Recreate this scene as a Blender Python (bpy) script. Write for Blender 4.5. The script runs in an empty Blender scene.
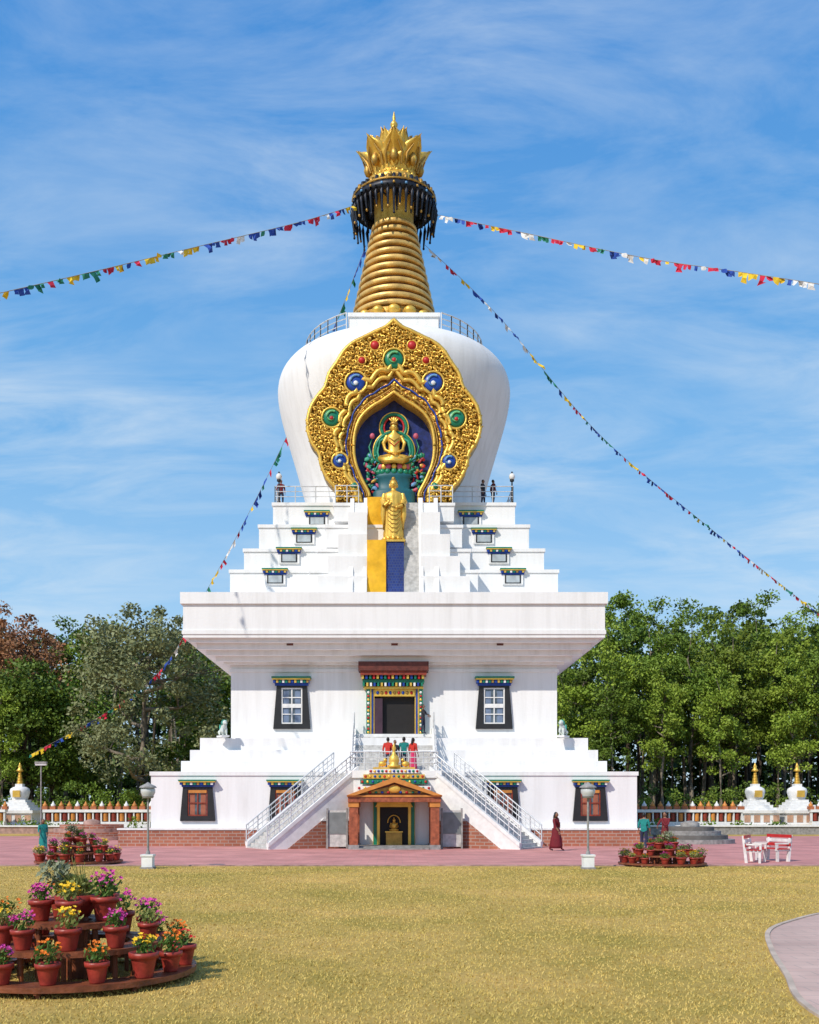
import bpy, math, random
import numpy as np
from mathutils import Vector, Matrix, noise
random.seed(7); rng=np.random.default_rng(7)
sc=bpy.context.scene
CAMH=2.0; F=1000.0; AX=394.0; HZ=806.0; YC=62.15
def X(px,d): return (px-AX)*d/F
def Z(py,d): return CAMH+(HZ-py)*d/F
def W(p): return p*YC/(F+p)               # half width of a square tier centred on stupa axis

# ---------------------------------------------------------------- materials
MATS={}
def nt(name):
    m=bpy.data.materials.new(name); m.use_nodes=True
    n=m.node_tree.nodes; l=m.node_tree.links
    return m,n,l,n['Principled BSDF']
def mat(name,col,rough=0.6,metal=0.0,var=0.12,scale=3.0,bump=0.0,bscale=20.0,col2=None,island=False,spec=0.4,coat=0,transl=0.0):
    if name in MATS: return MATS[name]
    m,n,l,b=nt(name)
    b.inputs['Roughness'].default_value=rough; b.inputs['Metallic'].default_value=metal
    b.inputs['Specular IOR Level'].default_value=spec
    tc=n.new('ShaderNodeTexCoord')
    ns=n.new('ShaderNodeTexNoise'); ns.inputs['Scale'].default_value=scale; ns.inputs['Detail'].default_value=3
    l.new(tc.outputs['Object'],ns.inputs['Vector'])
    r=n.new('ShaderNodeMapRange'); r.inputs[1].default_value=0.3; r.inputs[2].default_value=0.7
    mx=n.new('ShaderNodeMix'); mx.data_type='RGBA'
    c2=col2 or tuple(c*(1-2*var) for c in col); 
    c1=col if col2 else tuple(min(1,c*(1+var)) for c in col)
    mx.inputs[6].default_value=(*c1,1); mx.inputs[7].default_value=(*c2,1)
    if island:
        g=n.new('ShaderNodeNewGeometry'); a=n.new('ShaderNodeMath'); a.operation='MULTIPLY_ADD'
        a.inputs[1].default_value=0.5
        l.new(ns.outputs['Fac'],r.inputs[0])
        h=n.new('ShaderNodeMath'); h.operation='MULTIPLY'; h.inputs[1].default_value=0.5
        l.new(r.outputs[0],h.inputs[0])
        l.new(g.outputs['Random Per Island'],a.inputs[0]); l.new(h.outputs[0],a.inputs[2])
        l.new(a.outputs[0],mx.inputs[0])
        oi=n.new('ShaderNodeObjectInfo'); hs=n.new('ShaderNodeHueSaturation')
        mr=n.new('ShaderNodeMapRange'); mr.inputs[3].default_value=0.72; mr.inputs[4].default_value=1.3
        l.new(oi.outputs['Random'],mr.inputs[0]); l.new(mr.outputs[0],hs.inputs['Value'])
        l.new(mx.outputs[2],hs.inputs['Color']); l.new(hs.outputs[0],b.inputs['Base Color'])
        if transl>0:
            tr=n.new('ShaderNodeBsdfTranslucent'); ms=n.new('ShaderNodeMixShader'); ms.inputs[0].default_value=transl
            l.new(hs.outputs[0],tr.inputs[0]); l.new(b.outputs[0],ms.inputs[1]); l.new(tr.outputs[0],ms.inputs[2])
            l.new(ms.outputs[0],n['Material Output'].inputs[0])
    else:
        l.new(ns.outputs['Fac'],r.inputs[0]); l.new(r.outputs[0],mx.inputs[0]); l.new(mx.outputs[2],b.inputs['Base Color'])
    if bump>0:
        nb=n.new('ShaderNodeTexNoise'); nb.inputs['Scale'].default_value=bscale; nb.inputs['Detail'].default_value=4
        l.new(tc.outputs['Object'],nb.inputs['Vector'])
        bp=n.new('ShaderNodeBump'); bp.inputs['Strength'].default_value=bump; bp.inputs['Distance'].default_value=0.05
        l.new(nb.outputs['Fac'],bp.inputs['Height']); l.new(bp.outputs[0],b.inputs['Normal'])
    MATS[name]=m; return m

def white_mat():
    m,n,l,b=nt('white_limewash'); b.inputs['Roughness'].default_value=0.75
    tc=n.new('ShaderNodeTexCoord'); mp=n.new('ShaderNodeMapping'); mp.inputs['Scale'].default_value=(1.6,1.6,0.12)
    l.new(tc.outputs['Object'],mp.inputs[0])
    a=n.new('ShaderNodeTexNoise'); a.inputs['Scale'].default_value=1.3; a.inputs['Detail'].default_value=8; a.inputs['Roughness'].default_value=.65
    l.new(mp.outputs[0],a.inputs['Vector'])
    c=n.new('ShaderNodeTexNoise'); c.inputs['Scale'].default_value=.35; c.inputs['Detail'].default_value=5
    l.new(tc.outputs['Object'],c.inputs['Vector'])
    r=n.new('ShaderNodeMapRange'); r.inputs[1].default_value=.45; r.inputs[2].default_value=.8
    l.new(a.outputs['Fac'],r.inputs[0])
    mu=n.new('ShaderNodeMath'); mu.operation='MULTIPLY'; l.new(r.outputs[0],mu.inputs[0]); l.new(c.outputs['Fac'],mu.inputs[1])
    mx=n.new('ShaderNodeMix'); mx.data_type='RGBA'; mx.inputs[6].default_value=(.81,.81,.81,1); mx.inputs[7].default_value=(.56,.55,.53,1)
    l.new(mu.outputs[0],mx.inputs[0]); l.new(mx.outputs[2],b.inputs['Base Color'])
    nb=n.new('ShaderNodeTexNoise'); nb.inputs['Scale'].default_value=9; nb.inputs['Detail'].default_value=8; l.new(tc.outputs['Object'],nb.inputs['Vector'])
    bp=n.new('ShaderNodeBump'); bp.inputs['Strength'].default_value=.15; bp.inputs['Distance'].default_value=.05
    l.new(nb.outputs['Fac'],bp.inputs['Height']); l.new(bp.outputs[0],b.inputs['Normal'])
    return m
def brick_mat(name,c1,c2,mc,scale,bw=.5,rh=.25,plane='XZ',mortar=.02):
    m,n,l,b=nt(name); b.inputs['Roughness'].default_value=.8
    tc=n.new('ShaderNodeTexCoord'); mp=n.new('ShaderNodeMapping')
    if plane=='XZ': mp.inputs['Rotation'].default_value=(math.radians(90),0,0)
    l.new(tc.outputs['Object'],mp.inputs[0])
    br=n.new('ShaderNodeTexBrick'); br.inputs['Color1'].default_value=(*c1,1); br.inputs['Color2'].default_value=(*c2,1); br.inputs['Mortar'].default_value=(*mc,1)
    br.inputs['Scale'].default_value=scale; br.inputs['Brick Width'].default_value=bw; br.inputs['Row Height'].default_value=rh; br.inputs['Mortar Size'].default_value=mortar
    l.new(mp.outputs[0],br.inputs['Vector'])
    ns=n.new('ShaderNodeTexNoise'); ns.inputs['Scale'].default_value=.6; ns.inputs['Detail'].default_value=8; l.new(tc.outputs['Object'],ns.inputs['Vector'])
    mr=n.new('ShaderNodeMapRange'); mr.inputs[1].default_value=.3; mr.inputs[2].default_value=.7; mr.inputs[3].default_value=.74; mr.inputs[4].default_value=1.14
    l.new(ns.outputs['Fac'],mr.inputs[0])
    hs=n.new('ShaderNodeHueSaturation'); l.new(mr.outputs[0],hs.inputs['Value']); l.new(br.outputs['Color'],hs.inputs['Color']); l.new(hs.outputs[0],b.inputs['Base Color'])
    return m
def gold_filigree():
    m,n,l,b=nt('gold_filigree'); b.inputs['Roughness'].default_value=.4; b.inputs['Metallic'].default_value=.5
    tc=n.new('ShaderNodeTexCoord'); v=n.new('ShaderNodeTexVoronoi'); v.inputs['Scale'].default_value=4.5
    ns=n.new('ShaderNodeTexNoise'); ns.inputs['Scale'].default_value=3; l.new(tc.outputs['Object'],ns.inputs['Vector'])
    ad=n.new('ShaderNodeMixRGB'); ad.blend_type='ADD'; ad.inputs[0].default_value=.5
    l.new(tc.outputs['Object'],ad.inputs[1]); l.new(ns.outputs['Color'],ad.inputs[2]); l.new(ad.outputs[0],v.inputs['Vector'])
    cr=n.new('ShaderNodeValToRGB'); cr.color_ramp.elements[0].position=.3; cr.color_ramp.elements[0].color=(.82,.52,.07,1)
    cr.color_ramp.elements[1].position=.55; cr.color_ramp.elements[1].color=(.34,.15,.02,1)  # darker gold at cell edges paints the shade of the crevices
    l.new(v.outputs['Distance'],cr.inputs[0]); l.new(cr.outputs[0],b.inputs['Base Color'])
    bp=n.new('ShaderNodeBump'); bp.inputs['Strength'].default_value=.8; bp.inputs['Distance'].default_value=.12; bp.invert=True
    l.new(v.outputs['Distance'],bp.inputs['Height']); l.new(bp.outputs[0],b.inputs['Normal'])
    return m
WHITE=white_mat()
GOLD=mat('gold_paint',(.84,.53,.10),.38,.5,.12,2,.25,14)
GOLD2=mat('old_gold',(.46,.27,.06),.45,.5,.15,4,.3,20)
GOLDS=mat('spire_gold',(.78,.50,.16),.42,.4,.22,1.4,.25,9)
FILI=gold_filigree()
DARK=mat('dark_interior',(.012,.010,.010),.6)
BLACK=mat('black_trim',(.02,.02,.022),.45)
REDW=mat('red_wood',(.26,.04,.02),.5,0,.2,6,.2,30)
BROWN=mat('maroon_beam',(.13,.03,.02),.5,0,.2,5,.2,30)
GROOVE=mat('spire_groove',(.13,.05,.025),.6,0,.3,3)  # maroon darkened in its colour to stand for shadow between the rings
WOOD=mat('varnished_wood',(.24,.07,.03),.45,0,.25,5,.2,25)
POSTW=mat('reddish_post',(.36,.10,.045),.5,0,.25,5,.2,25)
ORANGE=mat('orange_trim',(.60,.24,.05),.5)
BLUE=mat('blue_paint',(.015,.06,.35),.35)
LBLUE=mat('light_blue_paint',(.12,.3,.55),.5)
GREEN=mat('green_paint',(.01,.20,.11),.35)
RED=mat('red_paint',(.50,.02,.02),.45)
YEL=mat('yellow_cloth',(.85,.47,.015),.7,0,.08,3,.3,6)
NAVY=mat('navy_niche',(.008,.022,.16),.5,0,.3,4)
GLASS=mat('window_glass',(.10,.13,.16),.12,0,.3,3,spec=.8)
CURT=mat('pale_curtain',(.42,.47,.50),.8)
RAIL=mat('white_rail',(.66,.68,.70),.4,.2)
GREY=mat('grey_stone',(.30,.29,.28),.8,0,.2,5,.3,20)
STEP=mat('pale_step_stone',(.55,.54,.52),.8,0,.15,5,.2,20)
PLASTER=mat('white_plaster',(.78,.78,.77),.7,0,.06,4)
RINGD=mat('dark_ring_metal',(.018,.022,.035),.45,.3,.3,10)
TERRA=mat('terracotta_pot',(.34,.04,.028),.42,0,.2,8,.1,30)
SOIL=mat('soil',(.04,.025,.015),.95)
SKIN=mat('skin',(.28,.14,.08),.55); HAIR=mat('black_hair',(.012,.010,.010),.5)
TILE=brick_mat('blue_tile',(.008,.025,.17),(.012,.045,.25),(.05,.08,.2),1.0,.14,.14,mortar=.012)
SKIRT=brick_mat('red_brick_cladding',(.43,.16,.09),(.34,.11,.065),(.42,.30,.25),1.0,.4,.16)
PAVE=brick_mat('pink_paving',(.62,.27,.245),(.54,.22,.20),(.44,.23,.21),1.0,.6,.3,'XY',.012)
PATHM=brick_mat('pale_pink_paving',(.60,.42,.35),(.55,.37,.31),(.46,.34,.29),1.0,.5,.25,'XY',.012)
KERB=mat('kerb_stone',(.42,.27,.23),.85,0,.2,3,.2)
LEAFM=mat('pot_leaves',(.07,.15,.02),.6,col2=(.13,.24,.04),island=True,transl=.25)
LEAFY=mat('pale_pot_leaves',(.22,.28,.06),.6,col2=(.34,.34,.10),island=True,transl=.25)
FLM=mat('magenta_petals',(.50,.02,.22),.6,col2=(.65,.08,.36)); FLO=mat('orange_petals',(.78,.20,.01),.6); FLY=mat('yellow_petals',(.85,.55,.02),.6)
FLR=mat('crimson_petals',(.55,.01,.02),.6); FLW=mat('white_petals',(.7,.66,.7),.6)

# ---------------------------------------------------------------- mesh builder
class MB:
    def __init__(s): s.v=[]; s.f=[]; s.m=[]; s.sm=[]; s.mats=[]
    def mi(s,m):
        if m not in s.mats: s.mats.append(m)
        return s.mats.index(m)
    def add(s,vs,fs,m,smooth=False):
        o=len(s.v); s.v.extend([tuple(v) for v in vs]); k=s.mi(m)
        for f in fs: s.f.append(tuple(i+o for i in f)); s.m.append(k); s.sm.append(smooth)
    def box(s,x0,x1,y0,y1,z0,z1,m):
        if x0>x1:x0,x1=x1,x0
        s.add([(x0,y0,z0),(x1,y0,z0),(x1,y1,z0),(x0,y1,z0),(x0,y0,z1),(x1,y0,z1),(x1,y1,z1),(x0,y1,z1)],
              [(0,3,2,1),(4,5,6,7),(0,1,5,4),(1,2,6,5),(2,3,7,6),(3,0,4,7)],m)
    def prism(s,pts,y0,y1,m):   # pts in xz
        n=len(pts); vs=[(x,y0,z) for x,z in pts]+[(x,y1,z) for x,z in pts]
        fs=[tuple(range(n)),tuple(range(2*n-1,n-1,-1))]+[(i,i+n,(i+1)%n+n,(i+1)%n) for i in range(n)]
        s.add(vs,fs,m)
    def hprism(s,pts,z0,z1,m):  # pts in xy
        n=len(pts); vs=[(x,y,z0) for x,y in pts]+[(x,y,z1) for x,y in pts]
        fs=[tuple(range(n-1,-1,-1)),tuple(range(n,2*n))]+[(i,(i+1)%n,(i+1)%n+n,i+n) for i in range(n)]
        s.add(vs,fs,m)
    def cyl(s,a,b,r0,r1,m,n=8,smooth=True,cap=True):
        a=Vector(a);b=Vector(b);d=(b-a)
        if d.length<1e-6:return
        q=d.to_track_quat('Z','Y'); vs=[]
        for p,r in ((a,r0),(b,r1)):
            for i in range(n):
                t=2*math.pi*i/n; vs.append(p+q@Vector((r*math.cos(t),r*math.sin(t),0)))
        fs=[(i,(i+1)%n,(i+1)%n+n,i+n) for i in range(n)]
        s.add(vs,fs,m,smooth)
        if cap: s.add(vs,[tuple(range(n-1,-1,-1)),tuple(range(n,2*n))],m)
    def tube(s,pts,rs,m,n=6):
        pts=[Vector(p) for p in pts]; vs=[]
        for k,p in enumerate(pts):
            d=(pts[min(k+1,len(pts)-1)]-pts[max(k-1,0)]).normalized(); q=d.to_track_quat('Z','Y')
            r=rs[k] if hasattr(rs,'__len__') else rs
            for i in range(n):
                t=2*math.pi*i/n; vs.append(p+q@Vector((r*math.cos(t),r*math.sin(t),0)))
        fs=[(k*n+i,k*n+(i+1)%n,(k+1)*n+(i+1)%n,(k+1)*n+i) for k in range(len(pts)-1) for i in range(n)]
        s.add(vs,fs,m,True)
    def rev(s,c,prof,m,n=32,smooth=True,sx=1,sy=1):  # prof (r,z)
        cx,cy,cz=c; vs=[]
        for r,z in prof:
            for i in range(n):
                t=2*math.pi*i/n; vs.append((cx+sx*r*math.cos(t),cy+sy*r*math.sin(t),cz+z))
        fs=[(k*n+i,k*n+(i+1)%n,(k+1)*n+(i+1)%n,(k+1)*n+i) for k in range(len(prof)-1) for i in range(n)]
        s.add(vs,fs,m,smooth)
    def ell(s,c,r,m,n=12,rot=None):
        vs=[];k=n//2
        for a in range(k+1):
            ph=math.pi*a/k
            for i in range(n):
                t=2*math.pi*i/n; v=Vector((r[0]*math.sin(ph)*math.cos(t),r[1]*math.sin(ph)*math.sin(t),-r[2]*math.cos(ph)))
                if rot: v=rot@v
                vs.append(Vector(c)+v)
        fs=[(a*n+i,a*n+(i+1)%n,(a+1)*n+(i+1)%n,(a+1)*n+i) for a in range(k) for i in range(n)]
        s.add(vs,fs,m,True)
    def mesh(s,name):
        me=bpy.data.meshes.new(name); me.from_pydata(s.v,[],s.f)
        for m in s.mats: me.materials.append(m)
        me.polygons.foreach_set('material_index',s.m); me.polygons.foreach_set('use_smooth',s.sm); me.update(); return me
    def obj(s,name,parent=None,loc=(0,0,0)):
        o=bpy.data.objects.new(name,s.mesh(name)); sc.collection.objects.link(o); o.location=loc
        if parent: o.parent=parent
        return o
def empty(name,loc=(0,0,0)):
    e=bpy.data.objects.new(name,None); sc.collection.objects.link(e); e.location=loc; return e
def linkm(name,me,loc,rz=0,sc3=(1,1,1)):
    o=bpy.data.objects.new(name,me); sc.collection.objects.link(o); o.location=loc; o.rotation_euler=(0,0,rz); o.scale=sc3; return o

# ---------------------------------------------------------------- stupa
ST=empty('buddhist_stupa')
b=MB()
def tier(p,ytop,zb,m=WHITE,mb=None):
    w=W(p); d=YC-w; zt=Z(ytop,d); (mb or b).box(-w,w,YC-w,YC+w,zb,zt,m); return zt
z=tier(243,772,0)
w=W(244.5); b.box(-w,w,YC-w,YC+w,z-.18,z+.02,WHITE)
z1=z
z=tier(213,761,z-.1); z=tier(204,750,z-.1); z=tier(194,738,z-.1)
zter=z
wm=W(163); DM=YC-wm
z=tier(163,663,z-.3)
for p,y1 in ((170,660),(178,654),(188,648),(197,641),(205,636),(211,603)):
    z=tier(p,y1,z-.12)
zplat=tier(214,592,z-.05)
for p,ya,yb in ((165,672,669),(212.2,634,630)):
    w=W(p); d=YC-w; b.box(-w,w,YC-w,YC+w,Z(ya,d),Z(yb,d),WHITE)
b.obj('lower_body',ST)
b=MB()
ys=(592,570,549,525,503); ps=(164,150,135,121); fr=(52.5,52.9,53.3,53.7); hp=(84,76,68,60)
zb=zplat-.1; TZ=[]
for i in range(4):
    zt=tier(ps[i],ys[i+1],zb)
    w=W(ps[i]); lip=W(ps[i]+1.3)
    b.box(-lip,lip,YC-lip,YC+lip,zt-.16,zt+.015,WHITE)
    TZ.append(zt)
    hx=hp[i]*fr[i]/F
    zf=Z(ys[i+1],fr[i])
    b.box(-hx,hx,fr[i],YC-w+.3,zb,zf-.02,WHITE); b.box(-hx-.06,hx+.06,fr[i]-.06,YC-w+.2,zf-.16,zf,WHITE)
    zb=zt-.1
ztop=TZ[-1]
for k,(xx,yt) in enumerate(((46,512),(56,534),(66,556),(76,576))):
    for s_ in (-1,1):
        d=52.3-.25*k+.3
        b.box(s_*27*d/F,s_*xx*d/F,d,d+1.4,zplat-.05,Z(yt,d),WHITE)
b.obj('stepped_tiers',ST)
def cornice(mb,cx,w,z0,h,y,out=.3):
    mb.box(cx-w*.92,cx+w*.92,y-out*.45,y+.02,z0,z0+h*.28,BLUE)
    cols=[BLUE,GOLD,GREEN,PLASTER,GREEN,GOLD2]
    n=max(5,int(2*w/.16)); 
    for i in range(n):
        xa=cx-w+2*w*i/n
        mb.box(xa,xa+2*w/n*.7,y-out*.8,y+.02,z0+h*.29,z0+h*.62,cols[i%6])
    mb.box(cx-w*.98,cx+w*.98,y-out*.6,y+.02,z0+h*.281,z0+h*.63,BLUE)
    mb.box(cx-w*1.04,cx+w*1.04,y-out*.95,y+.02,z0+h*.64,z0+h*.80,GOLD)
    mb.box(cx-w*1.08,cx+w*1.08,y-out,y+.02,z0+h*.81,z0+h,GREEN if w<1.2 else BROWN)
b=MB()
for i,(dx,yw) in enumerate(((119,577),(105,556),(90,536.5),(77,519))):
    for s_ in (-1,1):
        d=YC-W(ps[i]); cx=s_*dx*d/F*.997; zc=Z(yw,d); hw=8*d/F
        b.box(cx-hw-.12,cx+hw+.12,d-.10,d+.02,zc-.42,zc+.12,PLASTER)
        b.box(cx-hw,cx+hw,d-.125,d,zc-.36,zc+.1,BLACK)
        for t in (-.55,0,.55): b.box(cx+t*hw-.12,cx+t*hw+.12,d-.14,d,zc-.32,zc+.05,CURT)
        cornice(b,cx,hw*1.5,zc+.1,.32,d,.28)
b.obj('tier_windows',ST)

def window(mb,cx,y,zb,zt,wb,wt,iw,iz0,iz1,inner,panes=(2,3),curt=CURT):
    def xa(z): return wb+(wt-wb)*(z-zb)/(zt-zb)
    yo=y-.14
    for s_ in (-1,1):
        mb.prism([(cx+s_*a,c) for a,c in ((xa(zb),zb),(iw,zb),(iw,zt),(xa(zt),zt))],yo,y+.02,BLACK)
    mb.box(cx-iw,cx+iw,yo,y+.02,zb,iz0,BLACK); mb.box(cx-iw,cx+iw,yo,y+.02,iz1,zt,BLACK)
    mb.box(cx-iw,cx+iw,y-.03,y+.02,iz0,iz1,GLASS)
    t=.07
    mb.box(cx-iw,cx-iw+t,y-.10,y-.03,iz0,iz1,inner); mb.box(cx+iw-t,cx+iw,y-.10,y-.03,iz0,iz1,inner)
    mb.box(cx-iw+t,cx+iw-t,y-.10,y-.03,iz0,iz0+t,inner); mb.box(cx-iw+t,cx+iw-t,y-.10,y-.03,iz1-t,iz1,inner)
    nx,nz=panes; ww=2*(iw-t); hh=iz1-iz0-2*t
    for i in range(1,nx): mb.box(cx-iw+t+ww*i/nx-.03,cx-iw+t+ww*i/nx+.03,y-.095,y-.03,iz0+t,iz1-t,inner)
    for j in range(1,nz): mb.box(cx-iw+t,cx+iw-t,y-.09,y-.03,iz0+t+hh*j/nz-.025,iz0+t+hh*j/nz+.025,inner)
    mb.box(cx-iw+t+.04,cx-iw*.3,y-.045,y-.031,iz0+t,iz1-t-.1,curt); mb.box(cx+iw*.3,cx+iw-t-.04,y-.045,y-.031,iz0+t,iz1-t-.1,curt)
b=MB()
for px in (292,494):
    cx=X(px,DM); u=DM/F
    window(b,cx,DM,Z(729,DM),Z(685,DM),18.5*u,15*u,10.5*u,Z(724,DM),Z(688,DM),PLASTER,(2,4),mat('blue_curtain',(.16,.22,.33),.8))
    cornice(b,cx,18*u,Z(686,DM),.46,DM,.5)
    b.box(cx-9.3*u,cx+9.3*u,DM-.112,DM-.101,Z(708,DM),Z(704,DM),PLASTER)
D0=YC-W(243)
for px in (198,285.5,502.5,590):
    cx=X(px,D0); u=D0/F
    window(b,cx,D0,Z(821,D0),Z(786,D0),17.5*u,14.5*u,10*u,Z(816,D0),Z(790,D0),REDW,(2,2),mat('rust_curtain',(.35,.12,.07),.8))
    b.box(cx-9*u,cx+9*u,D0-.13,D0-.10,Z(793,D0),Z(790,D0),ORANGE)
    cornice(b,cx,17*u,Z(787,D0),.36,D0,.4)
for px in (290,394.5,500):
    dd=YC-W(196.5); cx=X(px,dd); b.box(cx-.17,cx+.17,dd-.05,dd+.2,Z(645.5,dd),Z(641.5,dd),BROWN)
b.obj('windows',ST)
# upper door portal
b=MB(); u=DM/F
b.box(X(359,DM),X(428,DM),DM-1.0,DM+.02,Z(673,DM),Z(664,DM),BROWN)
b.box(X(361,DM),X(426,DM),DM-.9,DM+.02,Z(677,DM),Z(673,DM)-.003,REDW)
n=17
for i in range(n):
    xa=X(362,DM)+(X(425,DM)-X(362,DM))*i/n
    b.box(xa,xa+.12,DM-.8,DM+.02,Z(680.5,DM),Z(677.2,DM),[GOLD,BLUE,GREEN,RED][i%4])
b.box(X(363,DM),X(424,DM),DM-.62,DM+.02,Z(684,DM),Z(680.7,DM),GREEN)
for i in range(n):
    xa=X(363,DM)+(X(424,DM)-X(363,DM))*i/n
    b.box(xa,xa+.11,DM-.68,DM+.02,Z(687.5,DM),Z(684.2,DM),[GREEN,GOLD,PLASTER,BLUE][i%4])
b.box(X(364,DM),X(423,DM),DM-.5,DM+.02,Z(690,DM),Z(687.7,DM),GOLD)
for s_ in (-1,1):
    for k,(a,c,mm,o) in enumerate(((28,24.5,GREEN,.46),(24.5,23,GOLD,.42),(23,21.2,BLUE,.36),(21.2,20,GOLD,.3))):
        b.box(.03+s_*a*u,.03+s_*c*u,DM-o,DM+.02,Z(735,DM),Z(690,DM)-.003,mm)
    for k in range(12):
        zz=Z(733-3.6*k,DM); b.ell((.03+s_*26*u,DM-.47,zz),(.07,.03,.07),[GOLD,RED,PLASTER][k%3],8)
b.box(.03-20*u,.03+20*u,DM-.36,DM+.02,Z(697,DM),Z(690,DM)-.003,GOLD)
for k in range(9): b.ell((.03+(k-4)*4.2*u,DM-.37,Z(693.5,DM)),(.08,.04,.1),[BLUE,GOLD2,RED][k%3],8)
b.box(.03-20*u,.03+20*u,DM-.02,DM+.015,Z(735,DM),Z(697,DM),DARK)
b.box(.03-20*u,.03-12*u,DM-.3,DM-.03,Z(735,DM),Z(699,DM),mat('door_curtain',(.06,.03,.05),.8))
b.obj('door_portal',ST)

def smooth(pts,k):
    out=[]; n=len(pts)
    for i in range(n-1):
        p0=np.array(pts[max(i-1,0)],float);p1=np.array(pts[i],float);p2=np.array(pts[i+1],float);p3=np.array(pts[min(i+2,n-1)],float)
        for j in range(k):
            t=j/k; out.append(tuple(.5*((2*p1)+(-p0+p2)*t+(2*p0-5*p1+4*p2-p3)*t*t+(-p0+3*p1-3*p2+p3)*t**3)))
    out.append(tuple(pts[-1])); return out
# dome
b=MB(); u=YC/F; YD=366
prof=[]
for p,y in ((87,550),(87,520),(89,505),(93,490),(98,472),(104,452),(110,432),(114,416),(116,402),(115.5,392),(112.5,383),(106.5,375.5),(98,370.5),(88,367.5),(78,YD)):
    prof.append((p*u*.993,Z(y,YC)))
b.rev((0,YC,0),smooth(prof,4),WHITE,96)
zd=Z(YD,YC)
b.rev((0,YC,0),[(78*u*.993,zd),(55*u,zd+.18),(30*u,zd+.3),(0.01,zd+.4)],WHITE,96)
wh=W(44.5); dh=YC-wh; zh=Z(313.5,dh)
b.box(-wh,wh,YC-wh,YC+wh,zd-.5,zh,WHITE)
wh2=wh+.10; b.box(-wh2,wh2,YC-wh2,YC+wh2,zh-.22,zh+.01,WHITE)
wh2=wh+.35; b.box(-wh2,wh2,YC-wh2,YC+wh2,zd-.5,Z(333,YC-wh2),WHITE)
b.rev((0,YC,0),[(5.75,ztop-.1),(5.75,ztop+.4),(5.6,ztop+.45),(5.3,ztop+.47)],WHITE,80)
b.obj('vase_dome',ST)

# spire
b=MB()
b.box(-2.35,2.35,YC-2.35,YC+2.35,zh,zh+.12,GOLD2)
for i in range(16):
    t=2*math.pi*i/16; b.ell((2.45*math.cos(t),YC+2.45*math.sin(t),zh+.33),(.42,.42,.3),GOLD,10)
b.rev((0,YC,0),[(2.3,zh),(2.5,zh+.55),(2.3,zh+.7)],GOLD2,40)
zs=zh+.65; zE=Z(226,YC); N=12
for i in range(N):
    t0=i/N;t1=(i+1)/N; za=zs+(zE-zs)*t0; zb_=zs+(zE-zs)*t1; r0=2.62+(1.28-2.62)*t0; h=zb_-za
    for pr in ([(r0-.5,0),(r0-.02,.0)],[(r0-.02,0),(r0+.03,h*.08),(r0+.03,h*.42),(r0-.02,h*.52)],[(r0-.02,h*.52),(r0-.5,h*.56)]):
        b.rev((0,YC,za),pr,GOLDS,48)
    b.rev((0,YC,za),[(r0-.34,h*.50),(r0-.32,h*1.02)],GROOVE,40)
b.obj('spire_rings',ST)
b=MB()
R=2.60; zc=Z(212,YC)
b.rev((0,YC,0),[(R-.35,zc+.55),(R-.05,zc+.5),(R,zc+.25),(R-.1,zc+.05),(R-.35,zc+.05),(R-.35,zc+.55)],RINGD,56)
b.rev((0,YC,0),[(R-.02,zc+.50),(R+.04,zc+.56),(R-.02,zc+.62)],GOLD2,56)
random.seed(4)
for i in range(44):
    t=2*math.pi*i/44; c,s_=math.cos(t),math.sin(t); L=1.05+.4*(i%2)+random.uniform(-.1,.1)
    b.tube([(R*c,YC+R*s_,zc+.2),((R+.03)*c,YC+(R+.03)*s_,zc-.2),((R-.02)*c,YC+(R-.02)*s_,zc-.45),((R-.1)*c,YC+(R-.1)*s_,zc+.1-L)],[.05,.11,.09,.05],RINGD,5)
    b.ell(((R-.1)*c,YC+(R-.1)*s_,zc+.05-L),(.08,.08,.1),[GOLD2,RINGD][i%2],6)
    if i%2: b.ell(((R)*c,YC+(R)*s_,zc+.28),(.09,.09,.1),[GOLD2,LBLUE][(i//2)%2],6)
    b.tube([((R-.1)*c,YC+(R-.1)*s_,zc+.6),((R-.12)*c,YC+(R-.12)*s_,zc+.8),((R-.35)*c,YC+(R-.35)*s_,zc+.98)],[.13,.12,.03],[RINGD,RINGD,GOLD2][i%3],5)
for i in range(12):
    t=2*math.pi*i/12+.1; c,s_=math.cos(t),math.sin(t)
    b.cyl((1.2*c,YC+1.2*s_,zc+.35),((R-.3)*c,YC+(R-.3)*s_,zc+.45),.06,.06,RINGD,6)
    b.tube([(1.9*c,YC+1.9*s_,zc+.4),(1.75*c,YC+1.75*s_,zc-.9)],[.12,.05],RINGD,5)
b.rev((0,YC,0),[(2.25,zc+.5),(1.25,zc+.7)],RINGD,40)
b.obj('garland_ring',ST)
b=MB()
b.rev((0,YC,0),[(1.2,zc-1.0),(1.25,zc+.7),(1.6,zc+.85),(1.85,zc+1.05),(1.92,zc+1.3),(1.75,zc+1.5),(1.5,zc+1.6),(1.42,zc+1.8),(1.3,zc+2.0),(1.25,zc+2.2),(1.0,zc+3.2),(.6,zc+4.2)],GOLD,48)
for i in range(26):
    t=2*math.pi*i/26; b.ell((1.88*math.cos(t),YC+1.88*math.sin(t),zc+1.17),(.15,.15,.2),GOLD2,8); b.ell((1.48*math.cos(t),YC+1.48*math.sin(t),zc+1.72),(.1,.1,.12),GOLD,6)
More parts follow.
